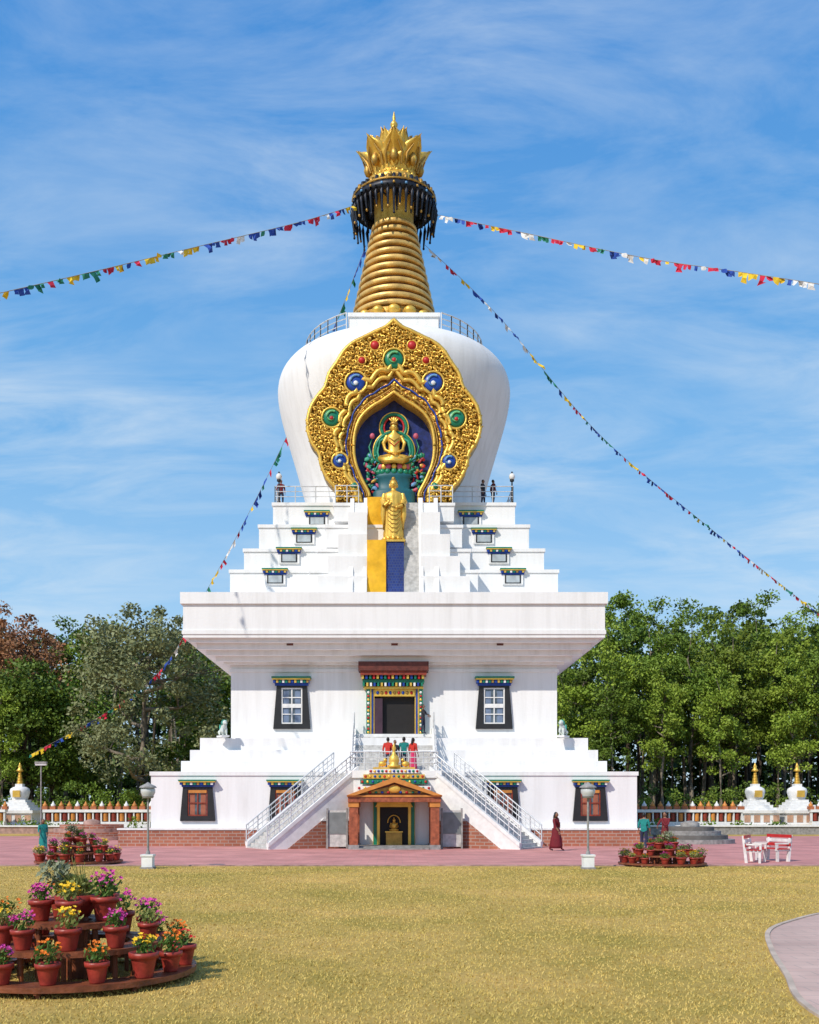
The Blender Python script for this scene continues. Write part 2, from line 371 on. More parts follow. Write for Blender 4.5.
def petal(mb,ang,r0,z0,h,wd,flare,m):
    rows=12; cols=11; vs=[]
    for j in range(rows):
        v=j/(rows-1)
        pw=wd*(math.sin(math.pi*min(1,v*.74+.26))**.55)*(1+.12*math.sin(v*18)) if j<rows-1 else .03
        rr=r0+flare*(v**1.5)
        for i in range(cols):
            s_=(i/(cols-1)-.5)*2
            rad=rr-.30*wd*s_*s_+.06*math.cos(s_*9)
            tx=s_*pw
            vs.append((math.cos(ang)*rad-math.sin(ang)*tx,YC+math.sin(ang)*rad+math.cos(ang)*tx,z0+h*v-.12*abs(s_)*v))
    k=len(vs); vs+= [(x*.94,YC+(y-YC)*.94,zq) for x,y,zq in vs]
    fs=[]
    for j in range(rows-1):
        for i in range(cols-1):
            a=j*cols+i; fs.append((a,a+1,a+1+cols,a+cols)); fs.append((a+k,a+cols+k,a+1+cols+k,a+1+k))
        a=j*cols; fs.append((a,a+cols,a+cols+k,a+k))
        a=j*cols+cols-1; fs.append((a,a+k,a+cols+k,a+cols))
    mb.add(vs,fs,m,True)
zo=Z(183,YC); zi=Z(170,YC)
for i in range(8):
    a=-math.pi/2+i*math.pi/4
    petal(b,a,1.25,zo,2.0,.92,1.08,GOLD)
    c,s_=math.cos(a),math.sin(a)
    b.ell((1.62*c,YC+1.62*s_,zo+.75),(.24,.24,.42),GOLD2,10); b.ell((1.72*c,YC+1.72*s_,zo+.75),(.16,.16,.26),GOLD,8)
    for q in (-1,1): 
        aa=a+q*.30; b.tube([(1.5*math.cos(aa),YC+1.5*math.sin(aa),zo+.3),(1.72*math.cos(aa),YC+1.72*math.sin(aa),zo+.9),(1.95*math.cos(a+q*.12),YC+1.95*math.sin(a+q*.12),zo+1.45)],[.06,.08,.04],GOLD2,6)
    petal(b,a+math.pi/8,1.0,zo+.45,2.15,.66,.55,GOLD)
    petal(b,a,.80,zi,2.15,.62,.30,GOLD2)
b.rev((0,YC,Z(152,YC)),[(.8,0),(.75,.5),(.45,.8),(.30,.95),(.36,1.1),(.40,1.2),(.28,1.35),(.17,1.5),(.22,1.6),(.24,1.7),(.15,1.85),(.07,1.95),(.11,2.05),(.08,2.2),(.02,2.5)],GOLD,28)
b.obj('crown_finial',ST)

# torana (golden niche ornament)
DT=54.2; ut=DT/F
half=[(57,503),(58,490),(66,480),(73,466),(75,454),(83,442),(87,426),(84,409),(77,397),(69,387),(65,374),(57,362),(50,351),(41,343),(29,337),(17,331),(8,327),(0,320)]
inner=[(24,503),(24,494),(31,480),(37,464),(39,446),(37,430),(31,418),(21,409),(11,403),(0,395)]
def resample(pts,n):
    pts=smooth(pts,6); pts=np.array(pts); seg=np.r_[0,np.cumsum(np.hypot(*np.diff(pts,axis=0).T))]
    t=np.linspace(0,seg[-1],n); return np.c_[np.interp(t,seg,pts[:,0]),np.interp(t,seg,pts[:,1])]
NH=110; M=64
oh=resample(half,NH); ih=resample(inner,NH)
O=np.r_[oh*[-1,1],(oh[::-1])[1:]]; I=np.r_[ih*[-1,1],(ih[::-1])[1:]]
K=len(O)
b=MB(); vs=[]
for k in range(K):
    sc_=1+.012*abs(math.sin(k*.32))
    for j in range(M+1):
        t=j/M; p=I[k]*(1-t)+np.array([O[k][0]*sc_,O[k][1]])*t
        x=p[0]*ut; zz=Z(p[1],DT)
        h=0
        h+=.14*math.exp(-((t-.04)/.035)**2)+.16*math.exp(-((t-.97)/.03)**2)
        cus=.36+.05*abs(math.sin(k*2*math.pi/26))
        h+=.16*math.exp(-((t-cus)/.035)**2)+.10*math.exp(-((t-.16)/.03)**2)
        q=Vector((x*2.1,0,zz*2.1)); w_=noise.noise_vector(q)*.5
        n1=noise.noise(Vector((x*5,1,zz*5))+w_*2); h+=.16*(abs(n1)*2-.4)*(1 if t>.42 else .35)
        vs.append((x,DT-h,zz))
fs=[(k*(M+1)+j,(k+1)*(M+1)+j,(k+1)*(M+1)+j+1,k*(M+1)+j+1) for k in range(K-1) for j in range(M)]
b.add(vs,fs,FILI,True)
for arr,sgn,mm,yb in ((O,1,GOLD2,DT+1.2),(I,-1,GOLD,DT+.75)):
    v2=[]
    for k in range(K):
        s2=1+(.012*abs(math.sin(k*.32)) if sgn>0 else 0)
        v2+= [(arr[k][0]*ut*s2,DT-.05,Z(arr[k][1],DT)),(arr[k][0]*ut*s2,yb,Z(arr[k][1],DT))]
    b.add(v2,[(2*k,2*k+1,2*k+3,2*k+2) for k in range(K-1)],mm,False)
v2=[(O[k][0]*ut,DT+1.2,Z(O[k][1],DT)) for k in range(K)]; b.add(v2,[tuple(range(K))],GOLD2)
def band(t,r,m,y=-.12,cusp=0):
    pts=[]
    for k in range(K):
        tt=t+cusp*abs(math.sin(k*2*math.pi/26)); p=I[k]*(1-tt)+O[k]*tt; pts.append((p[0]*ut,DT+y,Z(p[1],DT)))
    b.tube(pts,r,m,6)
band(.03,.09,GOLD); band(.985,.12,GOLD); band(.36,.14,GOLD,-.16,.08); band(.27,.12,GOLD,-.1,.06); band(.18,.045,BLUE,-.1,.02); band(.10,.04,GOLD2,-.12,.0)
jewels=[(0,361,11,GREEN),(-19,347,5,RED),(18,347,5,RED),(-38,384,11,BLUE),(39,384,11,BLUE),(-62,419,10,GREEN),(62,420,10,GREEN),(-54,462,8,BLUE),(55,463,8,BLUE),(-32,362,4,RED),(32,362,4,RED),(-40,487,4,GREEN),(41,487,4,GREEN)]
cnt=0; tries=0; placed=[]
while cnt<400 and tries<12000:
    tries+=1
    k=random.randrange(2,K-2); t=random.uniform(.46,.93); p=I[k]*(1-t)+O[k]*t
    if any(math.hypot(p[0]-j[0],p[1]-j[1])<j[2]+2 for j in jewels): continue
    if any(math.hypot(p[0]-q[0],p[1]-q[1])<3.1 for q in placed): continue
    placed.append(p); cnt+=1
    r=random.uniform(2.2,3.4)*ut; a0=random.uniform(0,6.28); dr=random.choice((-1,1)); pts=[]; rs=[]
    for i in range(13):
        f=i/12; a=a0+dr*f*8; rr=r*(1-f*.85); pts.append((p[0]*ut+rr*math.cos(a),DT-.14-.12*f,Z(p[1],DT)+rr*math.sin(a))); rs.append(.045+.02*f)
    b.tube(pts,rs,GOLD,4)
for jx,jy,jr,jm in jewels:
    c=Vector((jx*ut,DT-.18,Z(jy,DT))); r=jr*ut
    pts=[c+Vector((r*math.cos(a),0,r*math.sin(a))) for a in np.linspace(0,2*math.pi,25)]
    b.tube(pts,.07 if jr>6 else .05,GOLD,6)
    b.ell(c,(r*.85,.16,r*.85),jm,16)
    if jr>6:
        pts=[c+Vector((r*.6*(1-f*.6)*math.cos(1+f*5),-.17,r*.6*(1-f*.6)*math.sin(1+f*5))) for f in np.linspace(0,1,12)]
        b.tube(pts,[.07*(1-.6*f) for f in np.linspace(0,1,12)],{BLUE:LBLUE,GREEN:mat('light_green_paint',(.15,.5,.2),.4)}.get(jm,GOLD),5)
        b.ell(c+Vector((0,-.18,-r*.15)),(r*.22,.06,r*.22),RED if jm is GREEN else PLASTER,8)
for k in range(3,K-3,5):
    p=O[k]; q=O[k+1]-O[k-1]; nrm=np.array([q[1],-q[0]]); nrm=nrm/ (np.hypot(*nrm)+1e-6)
    nrm=nrm*(1 if nrm@(p-np.array([0,430]))>0 else -1)
    c=Vector((p[0]*ut,DT,Z(p[1],DT))); e=Vector((nrm[0]*ut*2.2,-.05,-nrm[1]*ut*2.2))
    b.tube([c-e*.6,c+e*.3,c+e],[.12,.10,.02],GOLD,5)
b.obj('golden_niche_frame',ST)
# niche back and deity (seated on lotus throne)
b=MB(); YB=DT+.70
b.add([(I[k][0]*ut*1.02,YB,Z(I[k][1],DT)) for k in range(K)],[tuple(range(K))],NAVY)
def P(dx,y,dy=0): return Vector((dx*ut,DT+.40+dy,Z(y,DT)))
PINK=mat('pink_lotus',(.6,.12,.2),.5); SCARF=mat('green_scarf',(.04,.32,.22),.6)
def ringt(c,rx,rz,th,mm): b.tube([c+Vector((rx*ut*math.cos(a),.12,rz*ut*math.sin(a))) for a in np.linspace(0,2*math.pi,37)],th,mm,6)
ringt(P(0,424),12.5,13,.10,GREEN); ringt(P(0,424),14.5,15,.05,GOLD); ringt(P(0,424),10,10.5,.06,RED)
ringt(P(0,448),19,19,.11,GREEN); ringt(P(0,448),21,21,.05,GOLD)
for i in range(120):       # foliage scrolls around the throne
    s_=random.choice((-1,1)); f=random.random(); dx=s_*(15+15*random.random()); y=452+38*f
    if abs(dx)>35-max(0,y-468)*.45: continue
    mm=random.choice([GREEN,GREEN,SCARF,GOLD2,LBLUE,GREEN,PINK,RED])
    b.ell(P(dx,y,random.uniform(-.05,.15)),(random.uniform(.05,.14),.05,random.uniform(.07,.2)),mm,6,Matrix.Rotation(random.uniform(0,3),3,'Y'))
n=28; secs=[(459,.50,.30),(455,.42,.27),(449,.33,.22),(444,.30,.2),(440,.33,.2),(436,.40,.21),(433,.38,.18),(431,.2,.13),(429,.11,.11),(427.5,.10,.1)]
vs=[]
for yy_,rx,ry in secs:
    for i in range(n):
        a=2*math.pi*i/n; vs.append((rx*math.cos(a),DT+.38+ry*math.sin(a),Z(yy_,DT)))
b.add(vs,[(k*n+i,k*n+(i+1)%n,(k+1)*n+(i+1)%n,(k+1)*n+i) for k in range(len(secs)-1) for i in range(n)],GOLD,True)
b.ell(P(0,425),(.20,.19,.26),GOLD,14)
b.tube([P(0,424.6,-.18),P(0,425.8,-.22),P(0,426.3,-.18)],[.015,.03,.015],GOLD,6)
for s_ in (-1,1):
    b.ell(P(s_*1.4,424.8,-.175),(.038,.015,.014),BLACK,6); b.ell(P(s_*3.9,426),(.03,.04,.12),GOLD2,6)
b.rev(P(0,422.5),[(.2,0),(.24,.06),(.2,.12)],GOLD2,14)
for i in range(5):
    a=math.radians(50+20*i); b.ell(P(0,422.5)+Vector((.25*math.cos(a),-.05,.05+.26*math.sin(a))),(.055,.04,.16),GOLD,6,Matrix.Rotation(math.pi/2-a,3,'Y'))
b.ell(P(0,417.5),(.1,.1,.2),GOLD,10)
for s_ in (-1,1):
    b.tube([P(s_*6.5,434),P(s_*10.5,441,-.05),P(s_*9,449,-.2),P(s_*3,452,-.32)],[.13,.11,.09,.06],GOLD,8)
    b.ell(P(s_*2,452.3,-.36),(.09,.06,.04),GOLD,8)
    for f in range(4): b.tube([P(s_*1.8,451.8+.4*f,-.40),P(-s_*.3,451.9+.4*f,-.42)],[.018,.012],GOLD,4)
    b.tube([P(s_*3,455,-.05),P(s_*13,458,-.2),P(s_*8,461,-.38),P(-s_*3,460.5,-.40)],[.22,.2,.16,.08],GOLD,10)
    b.tube([P(s_*5,433,.05),P(s_*14,438,.1),P(s_*17,449,.1),P(s_*14,459,.05),P(s_*19,468,.0)],[.06,.09,.08,.07,.03],SCARF,6)
    b.tube([P(s_*10,462,0),P(s_*22,456,0),P(s_*25,444,.05),P(s_*22,436,.05)],[.05,.06,.05,.03],GREEN,6); b.ell(P(s_*22,433,.05),(.15,.1,.17),PINK,8)
for k in range(2): b.tube([P(-5,436+4*k,-.2),P(0,440+5*k,-.26),P(5,436+4*k,-.2)],.03,RED if k else GOLD2,5)
for i in range(16):
    a=2*math.pi*i/16; b.ell(P(0,465)+Vector((.78*math.cos(a),.1+.3*math.sin(a),0)),(.16,.12,.18),PINK if i%2 else GOLD,8); b.ell(P(0,470)+Vector((.88*math.cos(a),.1+.3*math.sin(a),0)),(.17,.12,.18),GREEN,8)
b.rev(P(0,470),[(.75,0),(.95,-.15),(1.05,-.25),(.9,-.35),(.85,-.9),(1.05,-1.0),(1.15,-1.1),(1.15,-1.9)],mat('throne_teal',(.01,.10,.13),.5),20,True,1,.28)
for i in range(9): b.ell(P((i-4)*3.6,479,-.22+.012*(i-4)**2),(.07,.04,.16),[GOLD2,RED,LBLUE][i%3],6)
b.obj('niche_deity',ST)

# central stair: yellow cloth, blue tile, stair
b=MB()
DS=52.0
def slope(px0,px1,ya,da,yb,db,m,steps=0,off=0):
    if not steps:
        x0,x1=X(px0,DS),X(px1,DS)
        n=16; vs=[];
        for i in range(n+1):
            t=i/n; dd=da+(db-da)*t; zz=Z(ya,da)+(Z(yb,db)-Z(ya,da))*t
            vs+=[(x0,dd-.03*math.sin(t*14),zz),((x0*2+x1)/3,dd-.05-.03*math.sin(t*11),zz),((x0+2*x1)/3,dd-.02-.03*math.sin(t*9),zz),(x1,dd-.03*math.sin(t*13),zz)]
        fs=[]
        for i in range(n):
            for j in range(3): a=i*4+j; fs.append((a,a+1,a+5,a+4))
        b.add(vs,fs,m,True)
    else:
        for i in range(steps):
            t0=i/steps; t1=(i+1)/steps; zA=Z(ya,da); zB=Z(yb,db)
            dd=da+(db-da)*t0
            b.box(X(px0,DS),X(px1,DS),dd,db+.6,zA+(zB-zA)*t0-.02,zA+(zB-zA)*t1,m)
slope(404,424,593,51.7,503,53.6,STEP,34)
slope(424,436,593,51.7,503,53.6,WHITE,34)
def incl(px0,px1,rise,m,off=.0):
    x0,x1=X(px0,DS),X(px1,DS); zA=Z(593,51.7); zB=Z(503,53.6)
    b.add([(x,y,zq) for x in (x0,x1) for y,zq in ((51.55,zA),(53.6,zB+rise),(53.9,zB+rise),(53.9,zA),(51.55,zA-.0))][:5*2],
          [(0,1,2,3),(5,8,7,6),(0,5,6,1),(1,6,7,2),(2,7,8,3),(3,8,5,0)],m)
incl(419,423.5,.28,WHITE); incl(435,439,.28,WHITE); incl(363,366.8,.28,WHITE); incl(349,353,.25,WHITE)
slope(353,363,593,51.7,503,53.6,WHITE,34)
zS=Z(541,52.1)
b.box(X(367,DS),X(404,DS),52.1,53.95,Z(593,51.7)-.05,zS,WHITE)
b.box(X(386.3,DS),X(404,DS),52.04,52.1,Z(592,51.7),Z(542,52.1),TILE)
b.box(X(386.2,DS),X(405,DS),51.98,53.3,Z(542,52.1),Z(540,52.1),GOLD)
b.obj('upper_stair',ST)
b=MB()
slope(367,386,592.5,51.95,541,51.95,YEL)
b.box(X(367,DS),X(386,DS),51.93,53.6,zS-.04,zS+.02,YEL)
slope(366.5,386,548.5,53.55,497,53.35,YEL)
b.box(X(367,DS),X(404,DS),53.62,53.9,zS,Z(497,53.4),WHITE)
b.obj('yellow_cloth',ST)

# golden standing buddha
b=MB(); cx=X(393.5,52.6); cy=52.78; zB=Z(541,52.1)
b.rev((cx,cy,zB),[(.55,0),(.62,.08),(.5,.16),(.6,.26)],GOLD,20)
for i in range(12):
    a=2*math.pi*i/12; b.ell((cx+.52*math.cos(a),cy+.52*math.sin(a),zB+.2),(.15,.15,.13),GOLD,6)
n=48; secs=[(.10,.50,.34),(.3,.53,.34),(.9,.47,.33),(1.3,.46,.33),(1.7,.47,.32),(2.0,.48,.31),(2.25,.51,.31),(2.42,.53,.30),(2.54,.44,.26),(2.62,.26,.19),(2.68,.13,.13),(2.78,.12,.12)]
vs=[]
for zz,rx,ry in secs:
    for i in range(n):
        a=2*math.pi*i/n; f=1+.05*math.sin(a*12+zz*1.5)*(1 if zz<2.3 else .2)
        vs.append((cx+rx*f*math.cos(a),cy+ry*f*math.sin(a),zB+.2+zz*.98))
b.add(vs,[(k*n+i,k*n+(i+1)%n,(k+1)*n+(i+1)%n,(k+1)*n+i) for k in range(len(secs)-1) for i in range(n)],GOLD,True)
hz=zB+.2+2.94
b.ell((cx,cy,hz),(.20,.23,.27),GOLD,16); b.ell((cx,cy+.04,hz+.1),(.215,.22,.22),GOLD2,14); b.ell((cx,cy+.03,hz+.32),(.11,.11,.12),GOLD2,10)
b.tube([(cx,cy-.22,hz+.03),(cx,cy-.27,hz-.05),(cx,cy-.23,hz-.06)],[.02,.04,.02],GOLD,6)
b.ell((cx,cy-.205,hz-.13),(.05,.02,.014),GOLD2,6)
for s_ in (-1,1):
    b.ell((cx+s_*.21,cy,hz-.05),(.03,.06,.13),GOLD,8)
    b.ell((cx+s_*.08,cy-.21,hz+.03),(.045,.02,.014),BLACK,6)
    b.tube([(cx+s_*.44,cy,zB+2.62),(cx+s_*.56,cy-.1,zB+2.2),(cx+s_*.46,cy-.35,zB+1.95)],[.15,.17,.13],GOLD,10)
    b.tube([(cx+s_*.5,cy-.1,zB+2.3),(cx+s_*.54,cy-.12,zB+1.5),(cx+s_*.52,cy-.1,zB+.75)],[.16,.14,.04],GOLD,10)
b.tube([(cx-.46,cy-.35,zB+1.95),(cx-.28,cy-.42,zB+2.1)],[.10,.07],GOLD,8)
b.tube([(cx+.46,cy-.35,zB+1.95),(cx+.2,cy-.42,zB+1.85)],[.10,.07],GOLD,8)
for hx,hz2,up in ((-.26,2.14,1),(.17,1.85,0)):
    b.ell((cx+hx,cy-.43,zB+hz2),(.07,.04,.09),GOLD,8)
    for f in range(4): b.tube([(cx+hx-.05+.033*f,cy-.45,zB+hz2+.05),(cx+hx-.05+.035*f,cy-.47,zB+hz2+.2-.02*abs(f-1.5))],[.02,.012],GOLD,5)
    b.tube([(cx+hx+.06,cy-.43,zB+hz2),(cx+hx+.12,cy-.45,zB+hz2+.08)],[.02,.013],GOLD,5)
for k in range(7):
    zz=zB+1.9-.22*k
    b.tube([(cx-.34+.01*k,cy-.28,zz+.2),(cx-.1,cy-.35,zz),(cx+.15,cy-.35,zz-.02),(cx+.36,cy-.26,zz+.22)],.025,GOLD2,5)
for s_ in (-1,1): b.ell((cx+s_*.17,cy-.3,zB+.3),(.11,.2,.06),GOLD,8)
b.obj('standing_buddha_statue',ST)

# ---------------------------------------------------------------- railings
def rail(mb,pts,h=1.0,step=1.0,bars=3,m=RAIL,r=.022,infill=0):
    for a,c in zip(pts[:-1],pts[1:]):
        a=Vector(a);c=Vector(c);L=(c-a).length;n=max(1,round(L/step))
        for i in range(n+1):
            p=a.lerp(c,i/n); mb.cyl(p,p+Vector((0,0,h)),r*1.3,r*1.3,m,6)
        for k in range(bars):
            hh=h*(1-k/bars*.9); mb.cyl(a+Vector((0,0,hh)),c+Vector((0,0,hh)),r if k else r*1.4,r if k else r*1.4,m,6)
        if infill:
            q=max(1,round(L/infill))
            for i in range(q): p=a.lerp(c,(i+.5)/q); mb.cyl(p+Vector((0,0,.1)),p+Vector((0,0,h)),r*.5,r*.5,m,4)
b=MB(); w=W(120)-.05
zt=ztop
rail(b,[(-60*53.7/F,YC-w,zt),(-w,YC-w,zt),(-w,YC+w,zt),(w,YC+w,zt),(w,YC-w,zt),(60*53.7/F,YC-w,zt)],.95,1.0,3)
zf=Z(503,53.7); rail(b,[(-3.15,53.75,zf),(-1.9,53.75,zf)],.95,.6,3); rail(b,[(1.9,53.75,zf),(3.15,53.75,zf)],.95,.6,3)
a0=math.radians(30)
pts=[(5.45*math.cos(a),YC+5.45*math.sin(a),zd-.12) for a in np.linspace(-math.pi/2+a0,1.5*math.pi-a0,41)]
rail(b,pts,1.1,.9,3,RAIL,.03)
b.obj('terrace_railings',ST)

# ---------------------------------------------------------------- lower stairs, landing, porch
b=MB()
ZL=z1
b.box(-2.15,2.15,47.9,50.3,0,ZL,WHITE)
b.box(-2.25,2.25,47.8,47.9,ZL-.35,ZL+.0,WHITE)
zdoor=Z(735,DM); nst=13; ya=50.3; yb_=DM-.6
for i in range(nst):
    t=i/nst; b.box(-2.0,2.0,ya+(yb_-ya)*t,DM+.1,ZL-.1,ZL+(zdoor-ZL)*(i+1)/nst,STEP if i<nst-1 else PLASTER)
for s_ in (-1,1):
    x0,x1=s_*2.0,s_*2.25
    a=min(x0,x1);c=max(x0,x1)
    vs=[(x,y,zq) for x in (a,c) for y,zq in ((ya-.1,ZL-.1),(ya-.1,ZL+.35),(yb_,zdoor+.3),(DM,zdoor+.3),(DM,ZL-.1))]
    b.add(vs,[(0,1,2,3,4),(9,8,7,6,5),(0,5,6,1),(1,6,7,2),(2,7,8,3),(3,8,9,4),(4,9,5,0)],PLASTER)
def flight(s_):
    T=Vector((s_*2.4,49.1,0)); B=Vector((s_*6.4,46.6,0)); dv=(B-T); L=dv.length; dv.normalize(); v=Vector((-dv.y,dv.x,0)) 
    if v.y>0: v=-v
    return T,B,dv,L,v
for s_ in (-1,1):
    T,B,dv,L,v=flight(s_)
    hw=1.1; ns=22
    for i in range(ns):
        p0=T+dv*(L*i/ns); p1=T+dv*(L*(i+1)/ns+.02); zt_=ZL*(1-(i+.5)/ns)
        pts=[p0-v*hw,p1-v*hw,p1+v*hw,p0+v*hw]
        if s_>0: pts=pts[::-1]
        b.hprism([(p.x,p.y) for p in pts],-.05,zt_,STEP)
    pts=[T-v*hw-dv*1.6,T-v*hw+dv*.02,T+v*hw+dv*.02,T+v*hw-dv*.9]
    if s_>0: pts=pts[::-1]
    b.hprism([(p.x,p.y) for p in pts],0,ZL-.006,PLASTER)
    for side in (1,-1):
        c0=T+v*hw*side; c1=B+v*hw*side; o=v*side*.16
        top0=ZL+.02; 
        vs=[c0,c0+o,c1+o,c1]
        V=[Vector((q.x,q.y,0)) for q in vs]+[Vector((c0.x,c0.y,top0)),Vector(((c0+o).x,(c0+o).y,top0)),Vector(((c1+o).x,(c1+o).y,.12)),Vector((c1.x,c1.y,.12))]
        b.add(V,[(0,3,2,1),(4,5,6,7),(0,1,5,4),(1,2,6,5),(2,3,7,6),(3,0,4,7)],PLASTER)
        o2=v*side*.22; i2=-v*side*.04
        V=[]
        for q,zz in ((c0,top0),(c1,.12)):
            for off in (i2,o2):
                for dz in (.001,.2): V.append(Vector(((q+off).x,(q+off).y,zz+dz)))
        b.add(V,[(0,1,3,2),(4,6,7,5),(0,4,5,1),(2,3,7,6),(1,5,7,3),(0,2,6,4)],PLASTER)
        if side==1:
            q0=c0+o; q1=c1+o
            def pp(t,z,e): q=q0.lerp(q1,t)+v*e; return (q.x,q.y,z)
            poly=[(0.06,0),(.80,0),(.42,1.30),(.06,1.30)]
            V=[pp(t,z,.03) for t,z in poly]+[pp(t,z,-.01) for t,z in poly]
            b.add(V,[(0,1,2,3),(0,4,5,1),(1,5,6,2),(2,6,7,3),(3,7,4,0)],SKIRT)
            V=[pp(.43,1.30,.06),pp(.05,1.30,.06),pp(.05,1.42,.06),pp(.40,1.42,.06),pp(.43,1.30,-.01),pp(.05,1.30,-.01),pp(.05,1.42,-.01),pp(.40,1.42,-.01)]
            b.add(V,[(0,1,2,3),(3,2,6,7),(0,3,7,4),(1,0,4,5)],PLASTER)
b.obj('entrance_stairs',ST)
b=MB()
for s_ in (-1,1):
    T,B,dv,L,v=flight(s_)
    for side in (1,-1):
        a=T+v*1.18*side; c=B+v*1.18*side; rail(b,[(a.x,a.y,ZL+.18),(c.x,c.y,.3)],.8,.75,3,RAIL,.026,.3)
    rail(b,[(s_*2.1,ya,ZL+.35),(s_*2.1,yb_,zdoor+.3)],.85,.8,3,RAIL,.025,.3)
rail(b,[(-2.1,47.95,ZL),(2.1,47.95,ZL)],.9,.7,3,RAIL,.022,.2)
b.obj('stair_railings',ST)
b=MB()
for k,(hw,zz,mm) in enumerate(((1.75,ZL-.95,PLASTER),(1.6,ZL-.65,GREEN),(1.45,ZL-.4,GOLD),(1.2,ZL-.15,PLASTER))):
    b.box(-hw,hw,47.35,47.79,zz,zz+.2,mm)
    for i in range(13):
        xx=-hw+.1+(2*hw-.2)*i/12; b.ell((xx,47.34,zz+.1),(.07,.05,.07),[RED,GOLD,BLUE,GREEN][i%4],6)
b.box(-1.0,1.0,47.4,47.79,ZL+.06,ZL+.14,GOLD)
b.rev((0,47.55,ZL+.14),[(.3,0),(.34,.08),(.2,.16),(.26,.3),(.22,.5),(.1,.62),(.06,.8),(.1,.9),(.01,1.15)],GOLD,16)
for s_ in (-1,1):
    b.ell((s_*.55,47.55,ZL+.3),(.2,.1,.14),GOLD,10); b.ell((s_*.42,47.52,ZL+.48),(.09,.07,.1),GOLD,8)
    b.tube([(s_*.7,47.55,ZL+.15),(s_*.68,47.55,ZL+.35)],.05,GOLD,6)
b.obj('landing_emblem',ST)
# porch
b=MB(); DP=45.6
for px in (353.5,435):
    for dd in (DP,47.6):
        x=X(px,DP); b.box(x-.2,x+.2,dd,dd+.4,0,Z(802,DP),POSTW); b.box(x-.25,x+.25,dd-.05,dd+.45,0,.22,GREY)
        b.box(x-.24,x+.24,dd-.04,dd+.44,Z(804.5,DP)-.12,Z(802,DP)-.002,ORANGE)
b.box(X(348,DP),X(441,DP),DP-.1,48,Z(802,DP),Z(795.5,DP),POSTW)
b.box(X(347,DP),X(442,DP),DP-.14,DP-.1,Z(797,DP),Z(795,DP),ORANGE)
zr0=Z(795.4,DP); zr1=Z(779,DP); xl,xr=X(350,DP),X(439,DP); xm=(xl+xr)/2
b.prism([(xl,zr0),(xr,zr0),(xm,zr1-.12)],DP+.05,47.9,WOOD)
b.prism([(xl-.15,zr0),(xl+.25,zr0),(xm,zr1-.16),(xr-.25,zr0),(xr+.15,zr0),(xm,zr1+.08)],DP-.25,48.0,ORANGE)
b.prism([(xl+.5,zr0+.1),(xr-.5,zr0+.1),(xm,zr1-.3)],DP-.02,DP+.05,GOLD2)
b.ell((xm,DP-.05,zr0+.3),(.3,.08,.2),GOLD,12)
for i in range(9): b.ell((xm+(i-4)*.28,DP-.03,zr0+.14),(.08,.05,.06),[RED,GREEN,BLUE][i%3],6)
yd=47.88
b.box(-1.0,1.0,yd-.12,yd,0,Z(800,yd),GOLD)
for s_ in (-1,1):
    b.box(s_*.98,s_*.82,yd-.2,yd-.12,0,Z(801,yd),GREEN); b.box(s_*.80,s_*.68,yd-.24,yd-.12,0,Z(801,yd),GOLD)
b.box(-.67,.67,yd-.14,yd-.121,0,Z(806,yd),DARK)
b.box(-1.1,1.1,yd-.4,yd-.12,Z(801,yd)+.003,Z(797,yd),BLUE)
b.prism([(-.9,1.95),(.9,1.95),(.75,2.2),(0,2.5),(-.75,2.2)],yd-.3,yd-.25,GOLD)
# gilt altar figure seen in the doorway
b.box(-.38,.38,yd-.5,yd-.15,.15,.75,GOLD2); b.box(-.42,.42,yd-.54,yd-.15,.75,.80,GOLD)
b.ell((0,yd-.33,.86),(.24,.14,.08),GOLD,12); b.ell((0,yd-.30,1.06),(.14,.10,.2),GOLD,12); b.ell((0,yd-.31,1.31),(.075,.08,.1),GOLD,12); b.ell((0,yd-.31,1.42),(.03,.03,.05),GOLD,8)
for s_ in (-1,1): b.tube([(s_*.13,yd-.3,1.18),(s_*.19,yd-.34,1.02),(s_*.05,yd-.44,.93)],[.045,.04,.025],GOLD,6)
b.tube([(.3*math.cos(a),yd-.2,1.2+.36*math.sin(a)) for a in np.linspace(0,math.pi,13)],.03,GOLD,6)
for px in (337,452):
    x=X(px,46.5); b.box(x-.5,x+.5,46.6,46.7,.1,1.8,STEP); b.box(x-.42,x+.42,46.57,46.6,.7,1.7,mat('notice_panel',(.2,.22,.22),.3))
    b.box(x-.5,x-.42,46.5,46.8,0,1.9,GREY); b.box(x+.42,x+.5,46.5,46.8,0,1.9,GREY)
b.box(-1.9,1.9,DP+.3,47.8,0,.15,GREY); b.box(-1.6,1.6,DP-.1,DP+.3,0,.08,GREY)
b.obj('entrance_porch',ST)
b=MB()
dk=49.5
b.box(X(118,dk),X(640,dk),dk,50.2,0,Z(830,dk),SKIRT); b.box(X(118,dk)-.04,X(640,dk)+.04,dk-.05,50.0,Z(830,dk),Z(828.3,dk),PLASTER)
b.box(X(118,dk),-12,50.2,70,0,Z(830,dk)-.01,SKIRT)
b.obj('brick_plinth',ST)
